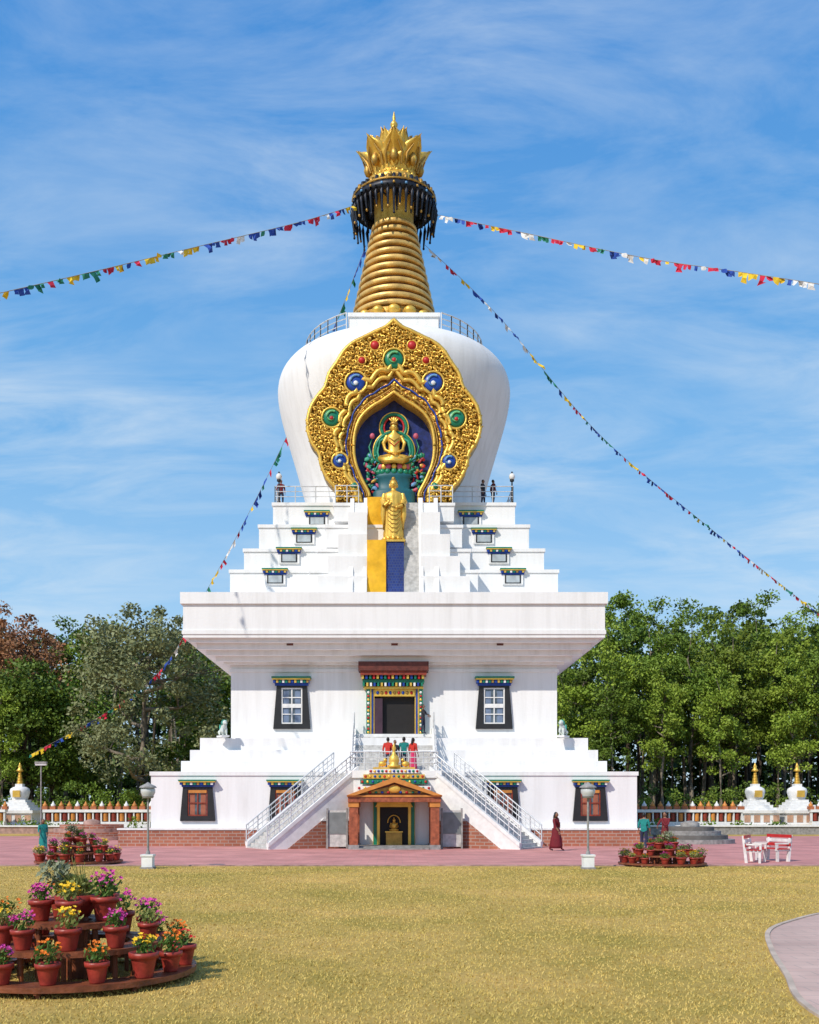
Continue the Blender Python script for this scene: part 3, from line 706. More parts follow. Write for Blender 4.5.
def lion(x,y,z,face):
    m=MB(); LW=mat('lion_white',(.65,.72,.68),.6); LG=mat('lion_mane',(.05,.35,.28),.5)
    m.box(-.5,.5,-.28,.28,0,.12,PLASTER)
    m.tube([(-.38,0,.34),(-.2,0,.42),(.05,0,.55),(.22,0,.72),(.3,0,.9)],[.14,.2,.2,.2,.12],LW,10)
    m.ell((.36,0,.98),(.19,.16,.17),LW,12); m.ell((.5,0,.93),(.11,.1,.08),LW,8)
    for i in range(14):
        a=2*math.pi*i/14; m.ell((.24+.03*math.sin(i),.16*math.cos(a),.95+.18*math.sin(a)),(.08,.07,.07),LG,6)
    for s_ in (-1,1):
        m.tube([(.25,s_*.12,.6),(.3,s_*.13,.35),(.3,s_*.13,.14)],[.09,.07,.05],LW,8); m.ell((.35,s_*.13,.15),(.09,.06,.05),LW,6)
        m.tube([(-.3,s_*.12,.36),(-.12,s_*.17,.34),(-.26,s_*.17,.22),(-.1,s_*.17,.15)],[.14,.11,.06,.05],LW,8)
        m.ell((.54,s_*.06,1.02),(.025,.02,.025),BLACK,6); m.ell((.3,s_*.13,1.13),(.05,.03,.06),LG,6)
    m.tube([(-.42,0,.3),(-.56,0,.5),(-.48,0,.75),(-.6,0,.92)],[.05,.06,.1,.02],LG,8)
    o=m.obj('snow_lion_statue',None,(x,y,z)); o.rotation_euler=(0,0,face); o.scale=(.75,.75,.75); return o
dl=51.5
lion(X(223,dl),dl,zter,math.radians(-60)); lion(X(563,dl),dl,zter,math.radians(-120))
b0=MB(); b0.cyl((0,0,0),(0,0,1.25),.05,.04,BLACK,8); b0.cyl((0,0,0),(0,0,.15),.12,.08,BLACK,8)
b0.ell((0,0,1.5),(.17,.17,.2),PLASTER,12); b0.cyl((0,0,1.25),(0,0,1.34),.12,.12,BLACK,10); b0.cyl((0,0,1.68),(0,0,1.8),.08,.02,BLACK,8)
tl=b0.mesh('terrace_lamp')
for px in (279,512): linkm('terrace_lamp',tl,(X(px,55.6),55.6,ztop+.0))

# ---------------------------------------------------------------- ground
def ground_mat():
    m,n,l,bb=nt('dry_lawn'); bb.inputs['Roughness'].default_value=.9; bb.inputs['Specular IOR Level'].default_value=.1
    tc=n.new('ShaderNodeTexCoord')
    a=n.new('ShaderNodeTexNoise'); a.inputs['Scale'].default_value=.25; a.inputs['Detail'].default_value=9; a.inputs['Roughness'].default_value=.65
    c=n.new('ShaderNodeTexNoise'); c.inputs['Scale'].default_value=14; c.inputs['Detail'].default_value=8; c.inputs['Roughness'].default_value=.8
    mp=n.new('ShaderNodeMapping'); mp.inputs['Scale'].default_value=(1,.5,1)
    l.new(tc.outputs['Object'],mp.inputs[0]); l.new(mp.outputs[0],c.inputs['Vector']); l.new(tc.outputs['Object'],a.inputs['Vector'])
    r=n.new('ShaderNodeValToRGB'); r.color_ramp.elements[0].position=.36; r.color_ramp.elements[0].color=(.33,.255,.055,1)
    r.color_ramp.elements[1].position=.64; r.color_ramp.elements[1].color=(.58,.38,.12,1)
    l.new(a.outputs['Fac'],r.inputs[0])
    r2=n.new('ShaderNodeMapRange'); r2.inputs[1].default_value=.3; r2.inputs[2].default_value=.7; r2.inputs[3].default_value=.68; r2.inputs[4].default_value=1.25
    l.new(c.outputs['Fac'],r2.inputs[0])
    hs=n.new('ShaderNodeHueSaturation'); l.new(r.outputs[0],hs.inputs['Color']); l.new(r2.outputs[0],hs.inputs['Value'])
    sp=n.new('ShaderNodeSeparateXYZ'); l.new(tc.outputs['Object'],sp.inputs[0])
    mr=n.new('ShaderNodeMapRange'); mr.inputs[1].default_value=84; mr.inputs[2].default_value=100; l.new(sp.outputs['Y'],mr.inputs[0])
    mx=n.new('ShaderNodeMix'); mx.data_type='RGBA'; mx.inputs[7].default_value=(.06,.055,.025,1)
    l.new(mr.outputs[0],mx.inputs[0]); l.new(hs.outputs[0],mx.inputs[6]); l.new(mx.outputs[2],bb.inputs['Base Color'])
    bp=n.new('ShaderNodeBump'); bp.inputs['Strength'].default_value=.5; bp.inputs['Distance'].default_value=.03
    l.new(c.outputs['Fac'],bp.inputs['Height']); l.new(bp.outputs[0],bb.inputs['Normal'])
    return m
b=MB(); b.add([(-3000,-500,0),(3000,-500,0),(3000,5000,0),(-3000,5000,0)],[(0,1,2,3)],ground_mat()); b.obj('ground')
b=MB()
b.add([(-70,33.4,.012),(70,33.4,.012),(70,66,.012),(-70,66,.012)],[(0,1,2,3)],PAVE)
b.box(-70,70,33.2,33.4,-.02,.04,KERB)
b.obj('pavement')
ctl=[(4.0,6.5),(4.1,9.7),(4.67,11.8),(5.25,13.8),(6.0,15.9),(7.0,17.4),(8.3,18.8),(10.5,20.2),(14,21.3),(22,22.5),(40,24)]
cp=smooth(ctl,6); b=MB(); n=len(cp); L=[];Rr=[];K1=[]
for i,(x,y) in enumerate(cp):
    a=Vector(cp[max(i-1,0)]);c=Vector(cp[min(i+1,n-1)]);t=(c-a).normalized();nr=Vector((t.y,-t.x))
    L.append((x,y)); Rr.append((x+nr.x*2.6,y+nr.y*2.6)); K1.append((x-nr.x*.07,y-nr.y*.07))
b.add([(x,y,.012) for x,y in L]+[(x,y,.012) for x,y in Rr],[(i,i+n,i+1+n,i+1) for i in range(n-1)],PATHM)
b.add([(x,y,.03) for x,y in L]+[(x,y,.03) for x,y in K1]+[(x,y,0) for x,y in L]+[(x,y,0) for x,y in K1],
      [f for i in range(n-1) for f in ((i,i+1,i+1+n,i+n),(i+2*n,i+1+2*n,i+1,i),(i+n,i+1+n,i+1+3*n,i+3*n))],mat('pale_kerb',(.55,.44,.35),.8))
b.obj('garden_path')
N=130000
yy=8.3+ (rng.random(N)**1.3)*24.5; hx=(yy*.46+1); xx=(rng.random(N)*2-1)*hx
cpn=np.array(cp)
lim=np.interp(yy,cpn[:,1],cpn[:,0]); ok=~((xx>lim-.1)&(xx<lim+4)&(yy<24)); xx=xx[ok];yy=yy[ok];N=len(xx)
h=rng.uniform(.012,.035,N); a=rng.random(N)*math.pi; wv=rng.uniform(.003,.006,N)*(.7+yy/12)
v=np.zeros((N,3,3)); v[:,0]=np.c_[xx-wv*np.cos(a),yy-wv*np.sin(a),np.zeros(N)]; v[:,1]=np.c_[xx+wv*np.cos(a),yy+wv*np.sin(a),np.zeros(N)]
v[:,2]=np.c_[xx+rng.normal(0,.015,N),yy+rng.normal(0,.015,N),h]
def fastmesh(name,V,k,mats,mi=None):
    me=bpy.data.meshes.new(name); nv=V.shape[0]*k
    me.vertices.add(nv); me.vertices.foreach_set('co',V.reshape(-1).astype(np.float32))
    me.loops.add(nv); me.loops.foreach_set('vertex_index',np.arange(nv,dtype=np.int32))
    me.polygons.add(V.shape[0]); me.polygons.foreach_set('loop_start',np.arange(0,nv,k,dtype=np.int32)); 
    for m in mats: me.materials.append(m)
    if mi is not None: me.polygons.foreach_set('material_index',mi.astype(np.int32))
    me.update(calc_edges=True); return me
linkm('grass',fastmesh('grass',v,3,[mat('grass_blades',(.66,.47,.15),.8,col2=(.42,.34,.08),island=True,scale=.3)]),(0,0,.001))

# ---------------------------------------------------------------- flower stand
def leafcloud(mb,c,r,n,size,m,up=.3):
    for _ in range(n):
        d=Vector((random.gauss(0,1),random.gauss(0,1),random.gauss(0,1)+up)).normalized()*random.uniform(.35,1)
        p=Vector(c)+Vector((d.x*r[0],d.y*r[1],d.z*r[2])); q=Vector((random.gauss(0,1),random.gauss(0,1),random.gauss(0,1))).normalized()
        t=q.orthogonal().normalized(); s2=size*random.uniform(.6,1.3); w2=q.cross(t)
        mb.add([p-t*s2,p-w2*s2*.45,p+t*s2,p+w2*s2*.45],[(0,1,2,3)],m)
def flower(mb,p,r,m):
    p=Vector(p); q=Vector((random.gauss(0,.5),-.5+random.gauss(0,.5),1)).normalized(); t=q.orthogonal().normalized(); w=q.cross(t)
    vs=[p-q*r*.2]
    for i in range(10):
        a=2*math.pi*i/10; rr=r*(1 if i%2 else .6); vs.append(p+t*rr*math.cos(a)+w*rr*math.sin(a)+q*r*.2)
    mb.add(vs,[(0,i+1,(i+1)%10+1) for i in range(10)],m)
def pot(mb,x,y,z,s,kind):
    mb.rev((x,y,z),[(.001,0),(.095*s,0),(.10*s,.02*s),(.135*s,.2*s),(.14*s,.215*s),(.16*s,.215*s),(.165*s,.275*s),(.145*s,.28*s),(.14*s,.25*s),(.001,.25*s)],TERRA,18)
    mb.rev((x,y,z+.256*s),[(.14*s,0),(.001,.01)],SOIL,12)
    lf,fl,nf=kind; g=random.uniform(.8,1.35); c=(x,y,z+(.28+.08*g)*s)
    leafcloud(mb,c,(.16*s*g,.16*s*g,.13*s*g),int(100*g),.036*s,lf)
    for _ in range(12):
        a=random.uniform(0,6.28); e=random.uniform(.3,.9); mb.tube([(x,y,z+.25*s),(x+.15*s*math.cos(a)*e*g,y+.15*s*math.sin(a)*e*g,z+(.3+.16*g)*s)],.004*s,lf,3)
    for _ in range(nf):
        d=Vector((random.gauss(0,1),random.gauss(0,1)-.3,abs(random.gauss(0,1))+.4)).normalized()*random.uniform(.75,1.1)
        flower(mb,(x+d.x*.16*s*g,y+d.y*.16*s*g,z+(.28+.08*g)*s+d.z*.16*s*g),random.uniform(.02,.036)*s,fl)
def stand_mesh(seed):
    random.seed(seed); m=MB()
    kinds=[(LEAFM,FLM,34),(LEAFM,FLO,20),(LEAFY,FLY,26),(LEAFM,FLR,14),(LEAFM,FLM,26),(LEAFY,FLY,14),(LEAFM,FLO,28),(LEAFM,FLY,22),(LEAFY,FLY,0),(LEAFM,FLM,40)]
    def ring(r0,r1,z0,z1):
        n=48; m.rev((0,0,0),[(r0,z0),(r1,z0),(r1,z1),(r0,z1),(r0,z0)],WOOD,n,False)
    for r1,zz in ((1.38,.13),(.98,.43),(.55,.68)):
        ring(r1-.36,r1-.20,zz-.05,zz-.003); ring(r1-.18,r1,zz-.06,zz)
        for i in range(8):
            a=2*math.pi*(i+.5)/8; c,s_=math.cos(a),math.sin(a)
            m.cyl(((r1-.1)*c,(r1-.1)*s_,0),((r1-.1)*c,(r1-.1)*s_,zz-.05),.03,.03,WOOD,6); m.cyl(((r1-.32)*c,(r1-.32)*s_,0),((r1-.32)*c,(r1-.32)*s_,zz-.05),.025,.025,WOOD,6)
            m.cyl(((r1-.36)*c,(r1-.36)*s_,zz-.06),(r1*.99*c,r1*.99*s_,zz-.06),.025,.025,WOOD,6)
    for R_,zz,n,s0 in ((1.22,.13,15,.93),(.83,.43,10,.9),(.40,.68,5,.92)):
        off=random.random()*6
        for i in range(n):
            a=off+2*math.pi*(i+random.uniform(-.12,.12))/n; rr=R_+random.uniform(-.04,.03)
            pot(m,rr*math.cos(a),rr*math.sin(a),zz,s0*random.uniform(.85,1.1),kinds[(i*3+random.choice((0,1,2)))%10])
    m.cyl((0,0,0),(0,0,.75),.14,.14,WOOD,12)
    m.rev((0,0,.72),[(.01,0),(.16,0),(.24,.16),(.25,.24),(.22,.25),(.2,.21),(.01,.21)],TERRA,24)
    leafcloud(m,(0,0,1.06),(.22,.22,.14),200,.05,LEAFY)
    leafcloud(m,(-.22,.1,1.22),(.2,.2,.17),200,.045,mat('silver_leaves',(.2,.23,.14),.7,island=True,col2=(.3,.32,.2)))
    for _ in range(26):
        a=random.uniform(0,6.28); r=random.uniform(.1,.35); m.tube([(0,0,.9),(r*.5*math.cos(a),r*.5*math.sin(a),1.12),(r*math.cos(a)-.1,r*math.sin(a),1.2+random.uniform(0,.22))],[.008,.006,.003],LEAFY,3)
    me=m.mesh('flower_stand'); random.seed(seed+1); return me
fs1=stand_mesh(3); fs2=stand_mesh(11)
linkm('flower_pot_stand',fs1,(X(76,11.65),11.65,0),.4)
linkm('flower_pot_stand',fs2,(X(79,34.6),34.6,0),1.1,(1.07,1.07,.98)); linkm('flower_pot_stand',fs2,(X(662,33.6),33.6,0),2.6,(1.05,1.05,.85))

# ---------------------------------------------------------------- street lamps
b=MB()
b.box(-.17,.17,-.17,.17,0,.40,PLASTER); b.box(-.2,.2,-.2,.2,.40,.46,PLASTER); b.box(-.21,.21,-.21,.21,0,.06,GREY)
b.cyl((0,0,.46),(0,0,2.25),.04,.032,GREY,10); b.cyl((0,0,.46),(0,0,.58),.08,.05,GREY,10)
b.cyl((0,0,2.25),(0,0,2.31),.16,.2,GREY,12)
b.rev((0,0,2.31),[(.17,0),(.23,.12),(.23,.22),(.19,.28)],mat('lamp_glass',(.55,.57,.58),.25),16); b.rev((0,0,2.58),[(.28,0),(.25,.05),(.08,.13),(.02,.18)],GREY,16)
lm=b.mesh('garden_lamp')
linkm('garden_lamp',lm,(X(148,31.9),31.9,0)); linkm('garden_lamp',lm,(X(588,31.8),31.8,0))
b=MB(); b.cyl((0,0,0),(0,0,4.6),.05,.04,GREY,8); b.box(-.35,.35,-.12,.12,4.6,4.75,GREY); b.box(-.33,.33,-.1,.1,4.52,4.6,PLASTER)
linkm('light_pole',b.mesh('light_pole'),(X(41,62),62,0))

def bench():
    m=MB(); RW=mat('bench_red',(.5,.02,.02),.4); WW=mat('bench_white',(.75,.74,.72),.5)
    for x in (-.6,.6):
        m.prism([(x-.04,0),(x+.04,0),(x+.04,.42),(x-.04,.42)],-.25,-.17,WW)
        m.box(x-.05,x+.05,-.28,.28,.38,.44,WW)
        vs=[(x-.05,.18,0),(x+.05,.18,0),(x+.05,.28,0),(x-.05,.28,0),(x-.05,.30,.95),(x+.05,.30,.95),(x+.05,.38,.95),(x-.05,.38,.95)]
        m.add(vs,[(0,3,2,1),(4,5,6,7),(0,1,5,4),(1,2,6,5),(2,3,7,6),(3,0,4,7)],WW)
        m.box(x-.05,x+.05,-.28,.26,.62,.67,WW); m.box(x-.04,x+.04,-.27,-.2,.44,.62,WW)
    for k in range(4): m.box(-.7,.7,-.26+.13*k,-.16+.13*k,.441,.47,RW)
    for k in range(3): m.box(-.7,.7,.24+.02*k,.27+.02*k,.55+.15*k,.66+.15*k,RW if k!=1 else WW)
    return m.mesh('garden_bench')
bm_=bench()
linkm('garden_bench',bm_,(X(756,35.3),35.3,.012),math.radians(62)); linkm('garden_bench',bm_,(X(772,36.3),36.3,.012),math.radians(-75))

# ---------------------------------------------------------------- small stupas, wall, platforms
b=MB()
b.box(-1.9,1.9,-1.9,1.9,0,.5,PLASTER); b.box(-1.5,1.5,-1.5,1.5,.5,1.4,PLASTER); b.box(-1.65,1.65,-1.65,1.65,1.4,1.65,PLASTER)
for k in range(4): w=1.3-.2*k; b.box(-w,w,-w,w,1.6+.22*k,1.87+.22*k,PLASTER)
b.rev((0,0,2.5),[(.6,0),(.72,.3),(.82,.7),(.75,.95),(.5,1.1),(.25,1.15)],PLASTER,24)
b.box(-.3,.3,-.3,.3,3.6,3.85,PLASTER)
for k in range(8): r=.28-.022*k; b.rev((0,0,3.85+.13*k),[(r-.06,0),(r,.04),(r-.02,.1),(r-.08,.12)],GOLD,14)
b.rev((0,0,4.88),[(.1,0),(.3,.05),(.22,.2),(.12,.3),(.16,.42),(.02,.75)],GOLD,14)
b.box(-.3,.3,-.86,-.5,2.75,3.3,GOLD)
for x in (-1.2,-.4,.4,1.2): b.box(x-.25,x+.25,-1.54,-1.5,.65,1.25,mat('pale_orange',(.5,.3,.2),.7))
sm=b.mesh('small_stupa')
for px,d in ((20,84),(755,84),(797,84)): linkm('small_stupa',sm,(X(px,d),d,0),random.uniform(-.05,.05))
def wheelwall(pa,pb,d):
    m=MB(); xa,xb=X(pa,d),X(pb,d); m.box(xa,xb,d,d+.5,0,.75,PLASTER); m.box(xa-.1,xb+.1,d-.08,d+.58,1.5,1.72,PLASTER)
    m.box(xa,xb,d+.35,d+.5,.75,1.5,REDW)
    n=int((xb-xa)/.62)
    for i in range(n+1):
        x=xa+(xb-xa)*i/n
        m.box(x-.05,x+.05,d,d+.3,.75,1.5,PLASTER)
        if i<n: m.cyl((x+.31,d+.16,.8),(x+.31,d+.16,1.42),.17,.17,[REDW,ORANGE][i%2],10)
        m.box(x-.22,x+.22,d+.05,d+.45,1.72,1.98,mat('clay_orange',(.42,.14,.06),.6)); m.rev((x,d+.25,1.98),[(.17,0),(.2,.12),(.1,.22),(.06,.32),(.01,.42)],[ORANGE,PLASTER,ORANGE][i%3],8)
    m.box(xa,xb,d-.7,d,0,.3,GREY); return m.obj('prayer_wheel_wall')
wheelwall(44,150,79); wheelwall(637,742,79); wheelwall(-60,4,81); wheelwall(812,880,81)
def rplat(px,d,r,m1,m2):
    m=MB(); 
    for k in range(4): m.rev((0,0,0),[(r-.35*k,.22*k),(r-.35*k,.22*k+.22),(.01,.22*k+.22)],m1 if k%2 else m2,40,False)
    m.rev((0,0,.88),[(.5,0),(.5,.2),(.2,.3),(.01,.32)],m2,16); o=m.obj('round_stepped_platform',None,(X(px,d),d,.012)); return o
rplat(690,54,2.3,mat('dark_stone',(.14,.13,.12),.8),GREY); rplat(92,60,2.9,SKIRT,KERB)
b=MB(); b.box(X(650,70),X(830,70),70,70.4,0,.55,GREY); b.box(X(650,70),X(830,70),69.9,70.45,.55,.65,PLASTER); b.obj('low_garden_wall')
b=MB(); b.box(X(-20,72),X(118,72),72,72.4,0,.5,KERB); b.box(X(-20,72),X(118,72),71.9,72.45,.5,.6,PLASTER); b.obj('low_garden_wall')

# ---------------------------------------------------------------- trees
BARK=mat('bark',(.10,.075,.05),.9,0,.3,4,.5,10); BARKP=mat('pale_bark',(.24,.20,.15),.9,0,.3,3,.5,10)
def leafmat(name,c1,c2,tr=0): return mat(name,c1,.55,col2=c2,island=True,scale=.35,spec=.25,transl=tr)
LF=[leafmat('sal_leaves',(.065,.125,.016),(.17,.25,.03)),leafmat('dark_leaves',(.03,.065,.014),(.08,.13,.025)),leafmat('greygreen_leaves',(.13,.155,.06),(.23,.245,.12)),leafmat('rust_leaves',(.32,.13,.065),(.42,.22,.10)),leafmat('bright_leaves',(.12,.20,.02),(.25,.32,.04))]
def leaves_np(centers,radii,per,size):
    C=np.repeat(centers,per,axis=0); R=np.repeat(radii,per,axis=0); n=len(C)
    d=rng.normal(size=(n,3)); d/=np.linalg.norm(d,axis=1)[:,None]; d*=(rng.random(n)**.45)[:,None]
    d[:,2]*=.75
    P0=C+d*R[:,None]
    nn=rng.normal(size=(n,3)); nn[:,2]+=.6; nn/=np.linalg.norm(nn,axis=1)[:,None]
    t=np.cross(nn,rng.normal(size=(n,3))); t/=np.linalg.norm(t,axis=1)[:,None]; w=np.cross(nn,t)
    s=size*rng.uniform(.5,1.3,n)[:,None]
    return np.stack([P0-t*s,P0-w*s*.6,P0+t*s,P0+w*s*.6],axis=1)
def tree_mesh(name,H,cw,cb,nclump,per,leaf,bark,cr=1.3,ls=.17,nl=9,trunk=.3,taper=.5):
    mb=MB(); top=H*.93
    tp=[Vector((0,0,0))]
    for i in range(1,7): tp.append(Vector((random.gauss(0,.15)*i*.4,random.gauss(0,.15)*i*.4,top*i/6)))
    mb.tube([tuple(p) for p in tp],[trunk*1.3]+[trunk*(1-i/6.5) for i in range(1,7)],bark,8)
    cen=[];rad=[]
    ends=[]
    for k in range(nl):
        f=random.uniform(cb/H*.9,.85); i=min(5,int(f*6)); base=tp[i].lerp(tp[i+1],f*6-i)
        a=random.uniform(0,6.28)+k*2.4; rel=(f*H-cb)/(H-cb); ww=cw*(1-max(0,rel-.4)*1.1)*random.uniform(.6,.95)
        e=base+Vector((math.cos(a)*ww,math.sin(a)*ww,random.uniform(.15,.5)*ww+.5)); mid=base.lerp(e,.5)+Vector((0,0,-.1*ww))
        mb.tube([tuple(base),tuple(mid),tuple(e)],[trunk*.42,trunk*.25,.04],bark,5); ends.append(e); ends.append(base.lerp(e,.65))
        for _ in range(2):
            e2=mid+Vector((random.gauss(0,1)*ww*.4,random.gauss(0,1)*ww*.4,random.uniform(.2,1.6))); mb.tube([tuple(mid),tuple(e2)],[trunk*.15,.03],bark,4); ends.append(e2)
    for e in ends: cen.append(tuple(e)); rad.append(random.uniform(.7,1.15)*cr)
    while len(cen)<nclump:
        a=random.uniform(0,6.28); rel=random.random(); 
        prof=(math.sin(math.pi*(rel*.85+.12)))**.6; rr=cw*prof*math.sqrt(random.uniform(.15,1))
        zz=cb+(H-cb)*rel
        cen.append((rr*math.cos(a),rr*math.sin(a),zz)); rad.append(random.uniform(.5,1.2)*cr)
    V=leaves_np(np.array(cen),np.array(rad),per,ls)
    k=len(mb.v); 
    me=bpy.data.meshes.new(name)
    verts=np.r_[np.array(mb.v),V.reshape(-1,3)]; nq=V.shape[0]
    li=[i for f in mb.f for i in f]; ls_=[];c=0
    for f in mb.f: ls_.append(c); c+=len(f)
    li=np.r_[np.array(li),k+np.arange(nq*4)]; lstart=np.r_[np.array(ls_),c+np.arange(0,nq*4,4)]
    me.vertices.add(len(verts)); me.vertices.foreach_set('co',verts.reshape(-1).astype(np.float32))
    me.loops.add(len(li)); me.loops.foreach_set('vertex_index',li.astype(np.int32))
    me.polygons.add(len(lstart)); me.polygons.foreach_set('loop_start',lstart.astype(np.int32))
    me.materials.append(bark); me.materials.append(leaf)
    me.polygons.foreach_set('material_index',np.r_[np.zeros(len(mb.f)),np.ones(nq)].astype(np.int32))
    me.update(calc_edges=True); me.validate(); return me
random.seed(21)
big=tree_mesh('spreading_tree',19,7.6,4.5,180,110,LF[2],BARKP,1.35,.17,14,.55)
sal=[tree_mesh('sal_tree',22,3.6,8.5,75,110,LF[0],BARKP,1.25,.18,10,.28),tree_mesh('sal_tree',20,3.2,7,70,110,LF[4],BARKP,1.2,.18,10,.26),tree_mesh('sal_tree',23,4.0,10,80,110,LF[0],BARK,1.3,.18,10,.3)]
rust=tree_mesh('rust_tree',20,4.2,9,80,100,LF[3],BARK,1.25,.17,10,.28)
bushy=tree_mesh('broadleaf_tree',14,4.5,3,90,110,LF[0],BARK,1.4,.18,9,.3)
def put(name,me,px,d,ytop,H,sx=1,rz=None):
    s=(Z(ytop,d))/H; linkm(name,me,(X(px,d),d,0),random.uniform(0,6.28) if rz is None else rz,(s*sx,s*sx,s))
put('spreading_tree',big,143,90,604,19.6,1.05)
for px,d,yt,w in ((18,104,604,'r'),(-15,104,610,'r'),(40,110,620,'r'),(66,112,622,0),(84,110,618,1),(110,116,625,0),(25,98,656,'b'),(2,95,672,1),(52,100,668,'b'),(85,102,690,'b'),(205,100,650,'b'),(222,108,662,2),(232,98,705,'b'),(185,118,640,0),(-25,97,640,0)):
    me={'r':rust,'b':bushy}.get(w) if isinstance(w,str) else sal[w]
    put('rust_tree' if w=='r' else 'broadleaf_tree' if w=='b' else 'sal_tree',me,px,d,yt,20 if w=='r' else 14.5 if w=='b' else 22)
for px,d,yt,w in ((562,100,645,1),(585,106,618,0),(606,98,600,1),(628,108,606,2),(650,100,602,0),(672,110,598,1),(692,99,612,0),(712,106,594,1),(735,99,601,1),(757,108,596,0),(778,98,606,1),(800,104,592,1),(822,98,596,0),(842,104,602,1),(573,112,655,2),(640,116,612,0),(748,118,614,2),(690,118,604,0),(662,96,640,1),(720,95,650,1),(792,95,642,1),(612,96,665,0)):
    put('sal_tree',sal[w],px,d,yt,22,.95)
def mass(pa,pb,d0,d1,ymin,ymax,n,name,z0=0,leaf=None):
    cen=[];rad=[]
    for _ in range(n):
        d=random.uniform(d0,d1); px=random.uniform(pa,pb); top=Z(ymin+10*math.sin(px*.05)+8*math.sin(px*.13),d)
        zz=random.uniform(z0,top) if random.random()<.7 else random.uniform(z0,top*.5)
        cen.append((X(px,d),d,zz)); rad.append(random.uniform(1.3,2.4))
    V=leaves_np(np.array(cen),np.array(rad),46,.48)
    k=fastmesh(name,V,4,[leaf or LF[1]]); linkm(name,k,(0,0,0))
mass(-100,245,124,142,636,0,620,'woodland',.3); mass(545,920,126,144,626,0,800,'woodland',.3)
b=MB()
for i in range(90):
    d=random.uniform(104,122); px=random.choice((random.uniform(-60,240),random.uniform(548,880))); x=X(px,d)
    b.tube([(x,d,0),(x+random.gauss(0,.3),d,7),(x+random.gauss(0,.5),d,15)],[.22,.18,.1],random.choice((BARK,BARKP)),6)
b.obj('woodland_trunks')
def hedge(pa,pb,d,h,name='hedge',leaf=None):
    xa,xb=X(pa,d),X(pb,d); n=int((xb-xa)*1.6*h/2)
    cen=[(random.uniform(xa,xb),d+random.uniform(0,1.6),random.uniform(.3,h-.5+.35*math.sin(i*1.7))) for i in range(n)]
    V=leaves_np(np.array(cen),np.array([random.uniform(.5,.9) for _ in cen]),90,.12); linkm(name,fastmesh(name,V,4,[leaf or LF[0]]),(0,0,0))
hedge(-80,235,90,4.0,leaf=LF[0]); hedge(560,900,90,4.2,leaf=LF[0]); hedge(-40,150,76,.9); hedge(640,860,76,.9)
hedge(60,230,87,4.6,leaf=LF[0]); hedge(640,810,87,3.8,leaf=LF[4])

# ---------------------------------------------------------------- prayer flags
FC=[mat('flag_blue',(.02,.07,.38),.8),mat('flag_white',(.75,.75,.75),.8),mat('flag_red',(.60,.02,.06),.8),mat('flag_green',(.02,.22,.14),.8),mat('flag_yellow',(.80,.55,.03),.8)]
CORD=mat('flag_cord',(.3,.28,.25),.8)
def flags(ctrl,fw,gap,sparse=None,order=None):
    m=MB(); W3=[(X(px,d),d,Z(py,d)) for px,py,d in ctrl]; P3=smooth(W3,20); P3=[Vector(p) for p in P3]
    m.tube([tuple(p) for p in P3],.016,CORD,4)
    k=0; nxt=.3; tot=0; run=0; col=2
    for a,c in zip(P3[:-1],P3[1:]):
        L=(c-a).length
        while nxt<tot+L:
            t=(nxt-tot)/L; p=a.lerp(c,t); d=(c-a).normalized()
            if run<=0: col=random.choice([x for x in (0,0,1,2,2,3,4) if x!=col]); run=random.choice((1,2,3,4))
            run-=1
            s=fw*random.uniform(.75,1.2); h=s*random.uniform(.75,1.25)
            sway=Vector((random.gauss(.12,.25),random.gauss(0,.3),random.uniform(0,.25))); q=p+d*s
            mid=(p+q)/2+Vector((0,0,-h*.5))+sway*1.3*h+Vector((0,random.gauss(0,.08),0))
            lo=Vector((0,0,-h))+sway*h; l2=lo+Vector((random.gauss(0,.15),random.gauss(0,.2),random.uniform(-.1,.3)))*h
            m.add([p,q,q+Vector((0,0,-h*.5))+sway*.9*h,q+l2,p+lo,p+Vector((0,0,-h*.5))+sway*.2*h,mid],[(0,1,2,6),(0,6,5),(5,6,4),(6,2,3,4)],FC[col],False)
            k+=1; nxt+=s*.9+gap*random.uniform(.2,1.6)+(random.uniform(.05,.4) if run<=0 else 0)
        tot+=L
    return m.obj('prayer_flag_string')
random.seed(5)
flags([(356,205,61),(300,222,57),(200,246,51),(100,270,46),(0,293,41),(-60,305,38)],.34,.02)
flags([(438,215,61),(520,232,57),(640,257,51),(740,272,46),(830,286,42),(900,300,40)],.31,.03)
flags([(425,245,62.5),(500,318,66),(600,435,74),(700,520,82),(797,597,92),(830,622,96)],.30,.08)
flags([(366,245,63.5),(335,325,66),(285,440,71),(240,530,75),(207,590,79),(165,665,84),(110,710,88),(30,755,93)],.38,.06)

